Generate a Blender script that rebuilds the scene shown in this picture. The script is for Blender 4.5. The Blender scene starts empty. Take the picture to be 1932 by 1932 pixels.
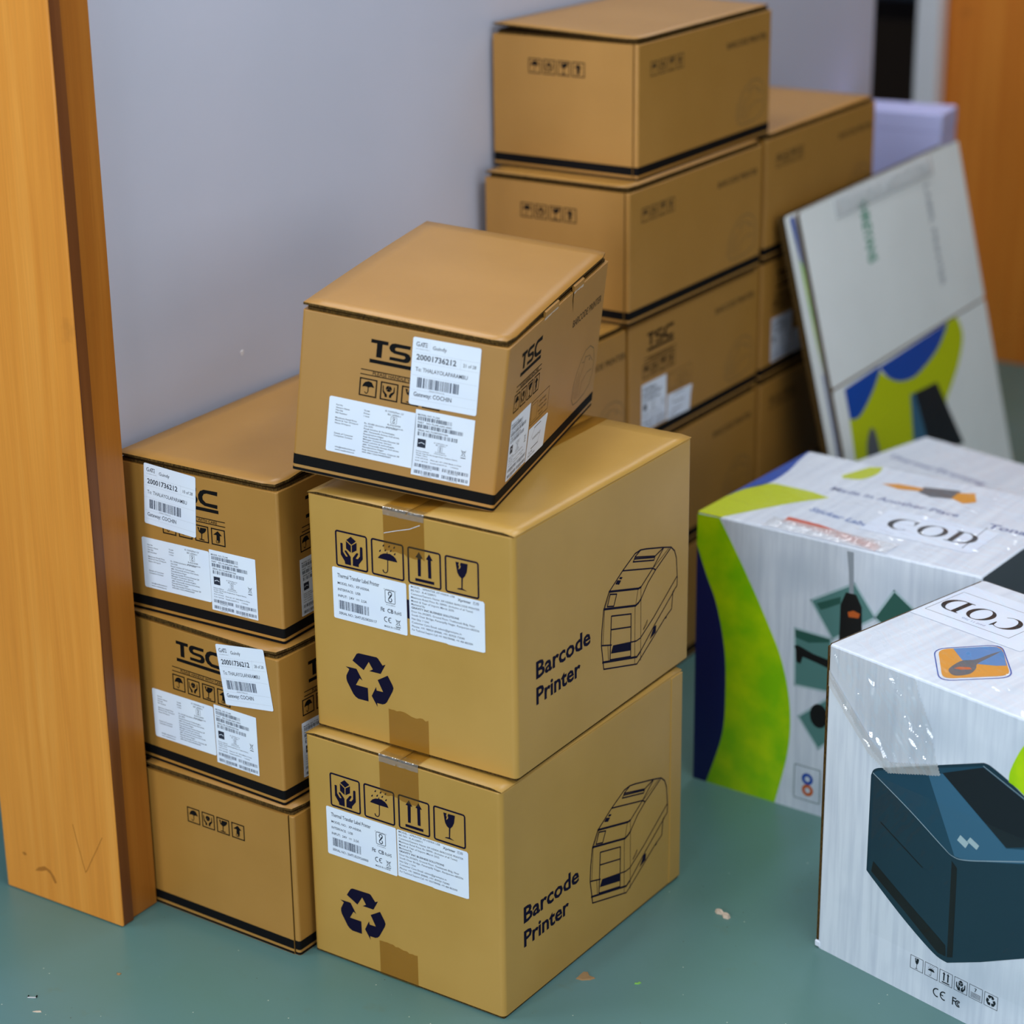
import bpy, math, random
from mathutils import Vector, Matrix, noise
from mathutils.geometry import tessellate_polygon
R = math.radians
SC = bpy.context.scene
COL = SC.collection

# ---------------------------------------------------------------- camera
cam_d = bpy.data.cameras.new('camera')
cam_d.sensor_width = 36.0
cam_d.lens = 4242.6 / 1932 * 36.0
cam_d.clip_start = .05
cam_d.dof.use_dof = True
cam_d.dof.focus_distance = 3.27
cam_d.dof.aperture_fstop = 2.2
cam = bpy.data.objects.new('camera', cam_d)
COL.objects.link(cam)
_r = Vector((0.83746713, 0.54635121, -0.01221338))
_u = Vector((-0.18080164, 0.29809126, 0.9372579))
_f = Vector((-0.51571269, 0.78271448, -0.34842282))
M = Matrix(((_r.x, _u.x, -_f.x, 2.26065), (_r.y, _u.y, -_f.y, -2.05185), (_r.z, _u.z, -_f.z, 1.82571), (0, 0, 0, 1)))
cam.matrix_world = M
SC.camera = cam

# ---------------------------------------------------------------- world, lights, exposure
w = bpy.data.worlds.new('world'); SC.world = w; w.use_nodes = True
w.node_tree.nodes['Background'].inputs[0].default_value = (.75, .86, 1, 1)
w.node_tree.nodes['Background'].inputs[1].default_value = .12
SC.view_settings.view_transform = 'Standard'
SC.view_settings.look = 'None'
SC.view_settings.exposure = 0.08
SC.view_settings.gamma = 1.0
SC.view_settings.use_curve_mapping = False


def ceiling_light(x, y, power, sx=.6, sy=.6, col=(.93, .965, 1)):
    d = bpy.data.lights.new('ceiling_panel_light', 'AREA')
    d.shape = 'RECTANGLE'; d.size = sx; d.size_y = sy; d.energy = power; d.color = col
    o = bpy.data.objects.new('ceiling_panel_light', d); COL.objects.link(o)
    o.location = (x, y, 2.74)
    return o


def added_light(loc, rot, power, sx, sy, col=(.90, .955, 1)):
    d = bpy.data.lights.new('added_soft_light', 'AREA')
    d.shape = 'RECTANGLE'; d.size = sx; d.size_y = sy; d.energy = power; d.color = col
    o = bpy.data.objects.new('added_soft_light', d); COL.objects.link(o)
    o.location = loc; o.rotation_euler = rot
    return o


ceiling_light(.24, .50, 14, .35, 1.2)
ceiling_light(1.6, .3, 22, .35, 1.2)
ceiling_light(-.9, -.8, 18, .35, 1.2)
ceiling_light(.35, 2.9, 15, .35, 1.6)
ceiling_light(2.6, 1.8, 6, .35, 1.2)
added_light((-.2, -3.95, 1.7), (R(90), 0, 0), 60, .55, 1.7)        # soft lights added behind the camera for the box fronts, no windows there
added_light((1.5, -3.95, 1.5), (R(90), 0, 0), 54, 1.8, 1.7)
added_light((4.15, -.4, 1.5), (R(90), 0, R(90)), 24, 2.6, 1.6, (1, .95, .87))     # and one added at the right wall to brighten the box sides

# ---------------------------------------------------------------- materials
def srgb(r, g, b):
    f = lambda c: ((c / 255 + .055) / 1.055) ** 2.4 if c > 10 else c / 255 / 12.92
    return (f(r), f(g), f(b), 1)


def new_mat(name):
    m = bpy.data.materials.new(name); m.use_nodes = True
    nt = m.node_tree
    return m, nt, nt.nodes['Principled BSDF'], nt.nodes.new, nt.links.new


def flat(name, c, rough=.6, spec=.3):
    m, nt, b, N, L = new_mat(name)
    b.inputs['Base Color'].default_value = c
    b.inputs['Roughness'].default_value = rough
    b.inputs['Specular IOR Level'].default_value = spec
    return m


def noisy(name, c1, c2, scale=(1, 1, 1), nscale=8, detail=4, rough=.6, spec=.3, bump=0., bscale=200, lo=.35, hi=.65, c3=None, s3=None):
    """two colours mixed by stretched noise, optional bump and fine specks"""
    m, nt, b, N, L = new_mat(name)
    tc = N('ShaderNodeTexCoord'); mp = N('ShaderNodeMapping'); L(tc.outputs['Object'], mp.inputs['Vector'])
    mp.inputs['Scale'].default_value = scale
    n = N('ShaderNodeTexNoise'); n.inputs['Scale'].default_value = nscale; n.inputs['Detail'].default_value = detail
    L(mp.outputs[0], n.inputs['Vector'])
    r = N('ShaderNodeValToRGB'); L(n.outputs['Fac'], r.inputs[0])
    r.color_ramp.elements[0].position = lo; r.color_ramp.elements[0].color = c1
    r.color_ramp.elements[1].position = hi; r.color_ramp.elements[1].color = c2
    out = r.outputs[0]
    if c3:
        n3 = N('ShaderNodeTexNoise'); n3.inputs['Scale'].default_value = s3[0]; n3.inputs['Detail'].default_value = 2
        L(tc.outputs['Object'], n3.inputs['Vector'])
        r3 = N('ShaderNodeValToRGB'); L(n3.outputs['Fac'], r3.inputs[0])
        r3.color_ramp.elements[0].position = s3[1]; r3.color_ramp.elements[1].position = s3[2]
        mx = N('ShaderNodeMix'); mx.data_type = 'RGBA'
        L(r3.outputs[0], mx.inputs[0]); L(out, mx.inputs[6]); mx.inputs[7].default_value = c3
        out = mx.outputs[2]
    L(out, b.inputs['Base Color'])
    b.inputs['Roughness'].default_value = rough
    b.inputs['Specular IOR Level'].default_value = spec
    if bump:
        nb = N('ShaderNodeTexNoise'); nb.inputs['Scale'].default_value = bscale; nb.inputs['Detail'].default_value = 3
        L(tc.outputs['Object'], nb.inputs['Vector'])
        bp = N('ShaderNodeBump'); bp.inputs['Strength'].default_value = bump; bp.inputs['Distance'].default_value = .002
        L(nb.outputs['Fac'], bp.inputs['Height']); L(bp.outputs[0], b.inputs['Normal'])
    return m


MT = {}
MT['kraft'] = noisy('kraft_cardboard', srgb(168, 121, 52), srgb(176, 128, 59), (1, 1, 1), 5, 5, .40, .6, .05, 45)
MT['kraft2'] = noisy('olive_kraft_cardboard', srgb(182, 141, 64), srgb(191, 149, 73), (1, 1, 1), 5, 5, .40, .6, .05, 45)
MT['kraft_edge'] = noisy('corrugated_board_edge', srgb(46, 33, 16), srgb(98, 74, 36), (300, 300, 60), 3, 2, .9, .1)
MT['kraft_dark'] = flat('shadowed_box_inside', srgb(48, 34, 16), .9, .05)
MT['ink'] = flat('black_printing_ink', srgb(12, 12, 14), .7, .12)
MT['navy'] = flat('navy_printing_ink', srgb(13, 10, 40), .7, .12)
MT['faint'] = flat('faint_grey_printing_ink', srgb(122, 104, 74), .6, .2)
MT['soft'] = flat('soft_brown_printing_ink', srgb(78, 60, 36), .6, .2)
MT['paper'] = noisy('white_sticker_paper', srgb(226, 236, 255), srgb(232, 241, 255), (1, 1, 1), 12, 2, .5, .3)
MT['text'] = flat('label_text_ink', srgb(44, 50, 66), .55, .2)
MT['bar'] = flat('barcode_ink', srgb(50, 62, 86), .55, .2)
MT['rule'] = flat('pale_grey_rule_ink', srgb(190, 198, 212), .55, .2)
MT['wall'] = noisy('pale_painted_plaster', srgb(188, 193, 212), srgb(192, 196, 215), (1, 1, 1), 3, 4, .55, .3, .05, 90)
MT['white_paint'] = flat('white_gloss_paint', srgb(226, 228, 236), .35, .4)
MT['lav'] = flat('pale_lavender_board', srgb(196, 200, 248), .5, .3)
MT['dark'] = flat('dark_room_paint', srgb(64, 74, 92), .7, .2)
MT['darkwood'] = flat('dark_brown_panelling', srgb(40, 24, 12), .6, .3)
MT['wall_far'] = flat('grey_office_paint', srgb(150, 154, 162), .6, .3)
MT['ceil'] = flat('white_ceiling', srgb(190, 194, 200), .8, .2)


def wood_mat(name, a, b_, c):
    m, nt, b, N, L = new_mat(name)
    tc = N('ShaderNodeTexCoord')
    mp = N('ShaderNodeMapping'); mp.inputs['Scale'].default_value = (22, 22, .9); L(tc.outputs['Object'], mp.inputs['Vector'])
    n = N('ShaderNodeTexNoise'); n.inputs['Scale'].default_value = 1.6; n.inputs['Detail'].default_value = 6; n.inputs['Distortion'].default_value = .5
    L(mp.outputs[0], n.inputs['Vector'])
    r = N('ShaderNodeValToRGB'); L(n.outputs['Fac'], r.inputs[0])
    e = r.color_ramp.elements
    e[0].position = .28; e[0].color = a; e[1].position = .7; e[1].color = c
    k = e.new(.5); k.color = b_
    mp2 = N('ShaderNodeMapping'); mp2.inputs['Scale'].default_value = (160, 160, 3); L(tc.outputs['Object'], mp2.inputs['Vector'])
    n2 = N('ShaderNodeTexNoise'); n2.inputs['Scale'].default_value = 2; n2.inputs['Detail'].default_value = 3
    L(mp2.outputs[0], n2.inputs['Vector'])
    mx = N('ShaderNodeMix'); mx.data_type = 'RGBA'; mx.blend_type = 'MULTIPLY'; mx.inputs[0].default_value = .22
    L(r.outputs[0], mx.inputs[6]); L(n2.outputs['Fac'], mx.inputs[7])
    # dark stains and scuffs
    n3 = N('ShaderNodeTexNoise'); n3.inputs['Scale'].default_value = 9; n3.inputs['Detail'].default_value = 5
    L(tc.outputs['Object'], n3.inputs['Vector'])
    r3 = N('ShaderNodeValToRGB'); L(n3.outputs['Fac'], r3.inputs[0])
    r3.color_ramp.elements[0].position = .68; r3.color_ramp.elements[1].position = .8
    r3.color_ramp.elements[1].color = (.35, .35, .35, 1)
    m2 = N('ShaderNodeMix'); m2.data_type = 'RGBA'; L(r3.outputs[0], m2.inputs[0]); L(mx.outputs[2], m2.inputs[6]); m2.inputs[7].default_value = srgb(110, 66, 26)
    L(m2.outputs[2], b.inputs['Base Color'])
    b.inputs['Roughness'].default_value = .42; b.inputs['Specular IOR Level'].default_value = .35
    bp = N('ShaderNodeBump'); bp.inputs['Strength'].default_value = .08; bp.inputs['Distance'].default_value = .001
    L(n2.outputs['Fac'], bp.inputs['Height']); L(bp.outputs[0], b.inputs['Normal'])
    return m


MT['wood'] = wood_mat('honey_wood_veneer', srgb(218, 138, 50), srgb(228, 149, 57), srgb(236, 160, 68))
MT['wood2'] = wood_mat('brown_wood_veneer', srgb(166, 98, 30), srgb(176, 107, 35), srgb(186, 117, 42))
MT['door'] = wood_mat('orange_door_veneer', srgb(222, 126, 38), srgb(230, 136, 44), srgb(238, 146, 52))
MT['wood3'] = wood_mat('reddish_wood_edge', srgb(104, 58, 26), srgb(116, 66, 30), srgb(126, 74, 34))


def floor_mat():
    m, nt, b, N, L = new_mat('worn_teal_floor_paint')
    tc = N('ShaderNodeTexCoord')
    n = N('ShaderNodeTexNoise'); n.inputs['Scale'].default_value = 1.6; n.inputs['Detail'].default_value = 6
    L(tc.outputs['Object'], n.inputs['Vector'])
    r = N('ShaderNodeValToRGB'); L(n.outputs['Fac'], r.inputs[0])
    r.color_ramp.elements[0].position = .3; r.color_ramp.elements[0].color = srgb(85, 124, 115)
    r.color_ramp.elements[1].position = .7; r.color_ramp.elements[1].color = srgb(96, 133, 138)
    # brown smudges
    n2 = N('ShaderNodeTexNoise'); n2.inputs['Scale'].default_value = 16; n2.inputs['Detail'].default_value = 7; n2.inputs['Roughness'].default_value = .7
    L(tc.outputs['Object'], n2.inputs['Vector'])
    r2 = N('ShaderNodeValToRGB'); L(n2.outputs['Fac'], r2.inputs[0])
    r2.color_ramp.elements[0].position = .6; r2.color_ramp.elements[1].position = .78; r2.color_ramp.elements[1].color = (.4, .4, .4, 1)
    m1 = N('ShaderNodeMix'); m1.data_type = 'RGBA'; L(r2.outputs[0], m1.inputs[0]); L(r.outputs[0], m1.inputs[6]); m1.inputs[7].default_value = srgb(96, 110, 88)
    # tiny pale and dark specks
    v = N('ShaderNodeTexVoronoi'); v.inputs['Scale'].default_value = 55
    L(tc.outputs['Object'], v.inputs['Vector'])
    lt = N('ShaderNodeMath'); lt.operation = 'LESS_THAN'; lt.inputs[1].default_value = .055; L(v.outputs['Distance'], lt.inputs[0])
    sp = N('ShaderNodeSeparateColor'); L(v.outputs['Color'], sp.inputs[0])
    g = N('ShaderNodeMath'); g.operation = 'GREATER_THAN'; g.inputs[1].default_value = .86; L(sp.outputs[0], g.inputs[0])
    mu = N('ShaderNodeMath'); mu.operation = 'MULTIPLY'; L(lt.outputs[0], mu.inputs[0]); L(g.outputs[0], mu.inputs[1])
    m2 = N('ShaderNodeMix'); m2.data_type = 'RGBA'; L(mu.outputs[0], m2.inputs[0]); L(m1.outputs[2], m2.inputs[6]); m2.inputs[7].default_value = srgb(200, 205, 190)
    g2 = N('ShaderNodeMath'); g2.operation = 'LESS_THAN'; g2.inputs[1].default_value = .1; L(sp.outputs[0], g2.inputs[0])
    mu2 = N('ShaderNodeMath'); mu2.operation = 'MULTIPLY'; L(lt.outputs[0], mu2.inputs[0]); L(g2.outputs[0], mu2.inputs[1])
    m3 = N('ShaderNodeMix'); m3.data_type = 'RGBA'; L(mu2.outputs[0], m3.inputs[0]); L(m2.outputs[2], m3.inputs[6]); m3.inputs[7].default_value = srgb(60, 62, 56)
    L(m3.outputs[2], b.inputs['Base Color'])
    b.inputs['Roughness'].default_value = .34; b.inputs['Specular IOR Level'].default_value = .45
    bp = N('ShaderNodeBump'); bp.inputs['Strength'].default_value = .04; bp.inputs['Distance'].default_value = .003
    L(n2.outputs['Fac'], bp.inputs['Height']); L(bp.outputs[0], b.inputs['Normal'])
    return m


MT['floor'] = floor_mat()
# white carton printed with pale wood grain
MT['white'] = noisy('white_woodgrain_print', srgb(202, 213, 231), srgb(221, 231, 246), (80, 80, 5), 1.2, 8, .4, .4, lo=.3, hi=.58, c3=srgb(188, 202, 220), s3=(6, .55, .8))
MT['white_top'] = noisy('pale_woodgrain_print', srgb(214, 223, 238), srgb(230, 238, 250), (60, 4, 60), 1.2, 6, .4, .4)
MT['white_side'] = noisy('grey_woodgrain_print', srgb(150, 156, 164), srgb(170, 176, 184), (34, 34, 1.6), 1.3, 6, .45, .4)
MT['white_plain'] = noisy('plain_white_carton_board', srgb(232, 237, 238), srgb(238, 243, 244), (1, 1, 1), 4, 3, .5, .3)
MT['green'] = noisy('lime_green_print', srgb(136, 206, 0), srgb(186, 226, 0), (8, 8, 1.5), 2, 4, .42, .4)
MT['yellow'] = flat('lime_yellow_print', srgb(192, 205, 6), .45, .4)
MT['blue'] = flat('deep_blue_print', srgb(16, 28, 96), .45, .4)
MT['blue2'] = flat('royal_blue_print', srgb(14, 74, 172), .45, .4)
for nm, c in [('p_teal', (28, 70, 92)), ('p_teal2', (56, 104, 134)), ('p_dark', (22, 32, 40)), ('p_black', (18, 20, 24)), ('p_mid', (22, 54, 70)),
              ('p_line', (150, 172, 186)), ('p_pale', (170, 196, 205)), ('p_sea', (86, 134, 132)), ('p_seadk', (44, 92, 84)), ('p_orange', (196, 96, 40)),
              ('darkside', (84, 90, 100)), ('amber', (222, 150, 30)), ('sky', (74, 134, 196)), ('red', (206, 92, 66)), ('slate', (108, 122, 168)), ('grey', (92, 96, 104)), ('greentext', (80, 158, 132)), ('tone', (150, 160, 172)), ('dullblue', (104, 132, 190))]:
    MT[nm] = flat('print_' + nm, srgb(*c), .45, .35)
MT['scuff'] = flat('brown_scuff', srgb(168, 106, 40), .6, .2)
MT['steel'] = flat('bright_steel_wire', srgb(190, 195, 200), .3, .6)
MT['chip'] = flat('pale_wood_chip', srgb(206, 188, 170), .8, .1)
MT['leaf'] = flat('dry_brown_scrap', srgb(150, 120, 84), .8, .1)
MT['lime'] = flat('green_plastic_scrap', srgb(130, 190, 90), .5, .3)


def tape_mat():
    m, nt, b, N, L = new_mat('brown_packing_tape')
    out = nt.nodes['Material Output']
    t = N('ShaderNodeBsdfTransparent'); t.inputs[0].default_value = (.87, .77, .52, 1)
    g = N('ShaderNodeBsdfGlossy'); g.inputs['Roughness'].default_value = .22
    d = N('ShaderNodeBsdfDiffuse'); d.inputs[0].default_value = srgb(146, 106, 44)
    m1 = N('ShaderNodeMixShader'); m1.inputs[0].default_value = .14; L(t.outputs[0], m1.inputs[1]); L(d.outputs[0], m1.inputs[2])
    m2 = N('ShaderNodeMixShader'); m2.inputs[0].default_value = .05; L(m1.outputs[0], m2.inputs[1]); L(g.outputs[0], m2.inputs[2])
    L(m2.outputs[0], out.inputs[0])
    return m


def film_mat(name, gl, rough, haze):
    """thin clear film: mostly see-through, a little milky, with sharp reflections"""
    m, nt, b, N, L = new_mat(name)
    out = nt.nodes['Material Output']
    t = N('ShaderNodeBsdfTransparent')
    d = N('ShaderNodeBsdfTranslucent'); d.inputs[0].default_value = (.92, .94, .97, 1)
    d2 = N('ShaderNodeBsdfDiffuse'); d2.inputs[0].default_value = (.92, .94, .97, 1)
    a = N('ShaderNodeMixShader'); a.inputs[0].default_value = .6; L(d.outputs[0], a.inputs[1]); L(d2.outputs[0], a.inputs[2])
    g = N('ShaderNodeBsdfGlossy'); g.inputs['Roughness'].default_value = rough
    m1 = N('ShaderNodeMixShader'); m1.inputs[0].default_value = haze; L(t.outputs[0], m1.inputs[1]); L(a.outputs[0], m1.inputs[2])
    m2 = N('ShaderNodeMixShader'); m2.inputs[0].default_value = gl; L(m1.outputs[0], m2.inputs[1]); L(g.outputs[0], m2.inputs[2])
    L(m2.outputs[0], out.inputs[0])
    return m


MT['tape'] = tape_mat()
MT['film'] = film_mat('clear_stretch_film', .08, .06, .04)
MT['film3'] = film_mat('tight_stretch_film', .035, .09, .0)
MT['film2'] = film_mat('crinkled_stretch_film', .13, .07, .06)
MT['milky'] = film_mat('milky_glare_tape', .12, .12, .6)  # whiteness stands in for glare on the crumpled tape and film fold
MT['cleartape'] = film_mat('clear_packing_tape', .16, .10, .2)


# ---------------------------------------------------------------- mesh helpers
def link(name, mesh, parent=None, mat=None, M=None):
    o = bpy.data.objects.new(name, mesh); COL.objects.link(o)
    if parent is not None: o.parent = parent
    if M is not None: o.matrix_basis = M
    if mat and not mesh.materials: mesh.materials.append(MT[mat])
    return o


def mesh(name, v, f, smooth=False):
    m = bpy.data.meshes.new(name); m.from_pydata(v, [], f); m.update()
    if smooth:
        for p in m.polygons: p.use_smooth = True
    return m


def thing(name, label, cat, loc=(0, 0, 0), rz=0, group=None):
    o = bpy.data.objects.new(name, None); COL.objects.link(o)
    o.empty_display_size = .05
    o.location = loc; o.rotation_euler = (0, 0, rz)
    o['label'] = label; o['category'] = cat
    if group: o['group'] = group
    return o


def tag(o, label, cat, group=None):
    o['label'] = label; o['category'] = cat
    if group: o['group'] = group
    return o


def struct(o, label=None):
    o['kind'] = 'structure'
    if label: o['label'] = label
    return o


def box_geo(x0, y0, z0, x1, y1, z1, b=0.):
    """box with chamfered edges"""
    if b <= 0:
        v = [(x, y, z) for z in (z0, z1) for y in (y0, y1) for x in (x0, x1)]
        return v, [(0, 2, 3, 1), (4, 5, 7, 6), (0, 1, 5, 4), (1, 3, 7, 5), (3, 2, 6, 7), (2, 0, 4, 6)]
    v = []; f = []
    def ring(i, z): return [(x0 + i, y0 + b, z), (x0 + b, y0 + i, z), (x1 - b, y0 + i, z), (x1 - i, y0 + b, z), (x1 - i, y1 - b, z), (x1 - b, y1 - i, z), (x0 + b, y1 - i, z), (x0 + i, y1 - b, z)]
    rows = [[(x0 + b, y0 + b, z0), (x0 + b, y0 + b, z0), (x1 - b, y0 + b, z0), (x1 - b, y0 + b, z0), (x1 - b, y1 - b, z0), (x1 - b, y1 - b, z0), (x0 + b, y1 - b, z0), (x0 + b, y1 - b, z0)], ring(0, z0 + b), ring(0, z1 - b)]
    rows.append([(a, c, z1) for a, c, _ in rows[0]])
    for r in rows: v += r
    for k in range(3):
        for i in range(8):
            j = (i + 1) % 8
            f.append((k * 8 + i, k * 8 + j, k * 8 + 8 + j, k * 8 + 8 + i))
    f.append(tuple(range(7, -1, -1))); f.append(tuple(range(24, 32)))
    return v, f


def add_box(name, parent, mat, a, b, bev=0.):
    v, f = box_geo(*a, *b, bev)
    return link(name, mesh(name, v, f), parent, mat)


def rrect(x0, y0, x1, y1, r, n=5):
    P = []
    for cx, cy, a in ((x1 - r, y0 + r, -90), (x1 - r, y1 - r, 0), (x0 + r, y1 - r, 90), (x0 + r, y0 + r, 180)):
        for i in range(n + 1):
            t = R(a + 90 * i / n); P.append((cx + r * math.cos(t), cy + r * math.sin(t)))
    return P


def prism_geo(P, z0, z1, b=0.):
    """upright prism over the polygon P; b rounds the top rim"""
    n = len(P); cx = sum(p[0] for p in P) / n; cy = sum(p[1] for p in P) / n
    rows = [(0, z0), (0, z1 - b)]
    if b: rows += [(b * .3, z1 - b * .3), (b, z1)]
    v = []; f = []
    for ins, z in rows:
        for x, y in P:
            dx, dy = x - cx, y - cy
            v.append((x - math.copysign(min(ins, abs(dx)), dx), y - math.copysign(min(ins, abs(dy)), dy), z))
    for k in range(len(rows) - 1):
        for i in range(n):
            j = (i + 1) % n
            f.append((k * n + i, k * n + j, k * n + n + j, k * n + n + i))
    f.append(tuple(range(n - 1, -1, -1))); f.append(tuple(range((len(rows) - 1) * n, len(rows) * n)))
    return v, f


# ---------------------------------------------------------------- flat print
_txt = {}


def glyphs(body, bold=0.):
    k = (body, bold)
    if k not in _txt:
        c = bpy.data.curves.new('t', 'FONT'); c.body = body; c.size = 1; c.offset = bold; c.resolution_u = 2
        o = bpy.data.objects.new('t', c); COL.objects.link(o)
        bpy.context.view_layer.update()
        dg = bpy.context.evaluated_depsgraph_get()
        m = bpy.data.meshes.new_from_object(o.evaluated_get(dg))
        vs = [(q.co.x, q.co.y) for q in m.vertices]; fs = [tuple(p.vertices) for p in m.polygons]
        bpy.data.objects.remove(o); bpy.data.curves.remove(c); bpy.data.meshes.remove(m)
        _txt[k] = (vs, fs)
    return _txt[k]


CAP = max(v[1] for v in glyphs('H')[0])


class Ink:
    """flat artwork in millimetres, x to the right and y up"""
    def __init__(s): s.v = []; s.f = []

    def add(s, vs, fs):
        n = len(s.v); s.v += vs; s.f += [tuple(i + n for i in q) for q in fs]; return s

    def poly(s, P, holes=()):
        loops = [[Vector((x, y, 0)) for x, y in L_] for L_ in [P] + list(holes)]
        flatv = [(q.x, q.y) for L_ in loops for q in L_]
        s.add(flatv, [tuple(t) for t in tessellate_polygon(loops)]); return s

    def rect(s, x0, y0, x1, y1): return s.add([(x0, y0), (x1, y0), (x1, y1), (x0, y1)], [(0, 1, 2, 3)])

    def line(s, P, w, closed=False):
        P = list(P) + ([P[0]] if closed else [])
        for (ax, ay), (bx, by) in zip(P, P[1:]):
            d = math.hypot(bx - ax, by - ay)
            if d < 1e-6: continue
            ux, uy = (bx - ax) / d * w / 2, (by - ay) / d * w / 2
            ax -= ux * .6; ay -= uy * .6; bx += ux * .6; by += uy * .6
            s.add([(ax - uy, ay + ux), (ax + uy, ay - ux), (bx + uy, by - ux), (bx - uy, by + ux)], [(0, 1, 2, 3)])
        return s

    def frame(s, x0, y0, x1, y1, t, r=0):
        if r:
            A = rrect(x0, y0, x1, y1, r); B = rrect(x0 + t, y0 + t, x1 - t, y1 - t, max(r - t, .2))
        else:
            A = [(x0, y0), (x1, y0), (x1, y1), (x0, y1)]; B = [(x0 + t, y0 + t), (x1 - t, y0 + t), (x1 - t, y1 - t), (x0 + t, y1 - t)]
        n = len(A)
        return s.add(A + B, [(i, (i + 1) % n, n + (i + 1) % n, n + i) for i in range(n)])

    def ell(s, cx, cy, rx, ry, n=20):
        return s.add([(cx + rx * math.cos(2 * math.pi * i / n), cy + ry * math.sin(2 * math.pi * i / n)) for i in range(n)], [tuple(range(n))])

    def arc(s, cx, cy, r, t, a0, a1, n=16):
        v = []
        for i in range(n + 1):
            a = R(a0 + (a1 - a0) * i / n); v += [(cx + r * math.cos(a), cy + r * math.sin(a)), (cx + (r - t) * math.cos(a), cy + (r - t) * math.sin(a))]
        return s.add(v, [(2 * i, 2 * i + 2, 2 * i + 3, 2 * i + 1) for i in range(n)])

    def text(s, body, x, y, cap, width=None, bold=0., rot=0.):
        """cap height in mm, width squeezes the line to fit; (x, y) is the baseline start"""
        vs, fs = glyphs(body, bold)
        k = cap / CAP; x0 = min(v[0] for v in vs); wd = max(v[0] for v in vs) - x0
        kx = width / wd if width else k
        c, sn = math.cos(R(rot)), math.sin(R(rot))
        out = []
        for a, b in vs:
            a = (a - x0) * kx; b *= k
            out.append((x + a * c - b * sn, y + a * sn + b * c))
        return s.add(out, fs)

    def bars(s, x0, y0, x1, y1, seed, n=34):
        rnd = random.Random(seed); ws = [rnd.choice((1, 1, 1, 2, 2, 3)) for _ in range(n * 2 - 1)]
        k = (x1 - x0) / sum(ws); x = x0
        for i, w_ in enumerate(ws):
            if i % 2 == 0: s.rect(x, y0, x + w_ * k, y1)
            x += w_ * k
        return s

    def put(s, o, dx=0, dy=0, k=1., ky=None):
        return s.add([(a * k + dx, b * (ky or k) + dy) for a, b in o.v], o.f)

    def mesh(s, name, mat):
        m = mesh(name, [(a / 1000, b / 1000, 0) for a, b in s.v], s.f); m.materials.append(MT[mat]); return m


def face(kind, W=0, L=0, H=0, u=0., v=0., off=.2, rot=0.):
    """local matrix of a box face: artwork x, y -> the face, z outwards; u, v, off in mm"""
    A = {'f': ((1, 0, 0), (0, 0, 1), (0, -1, 0), (0, 0, 0)), 's': ((0, 1, 0), (0, 0, 1), (1, 0, 0), (W, 0, 0)), 't': ((1, 0, 0), (0, 1, 0), (0, 0, 1), (0, 0, H))}[kind]
    X, Y, Z, O = [Vector(q) for q in A]
    P = O + X * u / 1000 + Y * v / 1000 + Z * off / 1000
    B = Matrix(((X.x, Y.x, Z.x, P.x), (X.y, Y.y, Z.y, P.y), (X.z, Y.z, Z.z, P.z), (0, 0, 0, 1)))
    return B @ Matrix.Rotation(R(rot), 4, 'Z')


_cache = {}


def art(key, name, mat, fn):
    if key not in _cache:
        i = Ink(); fn(i); _cache[key] = i.mesh(name, mat)
    return _cache[key]


def sticker_mesh(key, w_, h, r=2.5, cut=None, t=.25):
    if key not in _cache:
        P = [(x / 1000, y / 1000) for x, y in (cut or rrect(0, 0, w_, h, r))]
        v, f = prism_geo(P, 0, t / 1000); m = mesh('sticker', v, f); m.materials.append(MT['paper']); _cache[key] = m
    return _cache[key]


def sub(name, msh, parent, z=.3):
    return link(name, msh, parent, None, Matrix.Translation((0, 0, z / 1000)))


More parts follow.
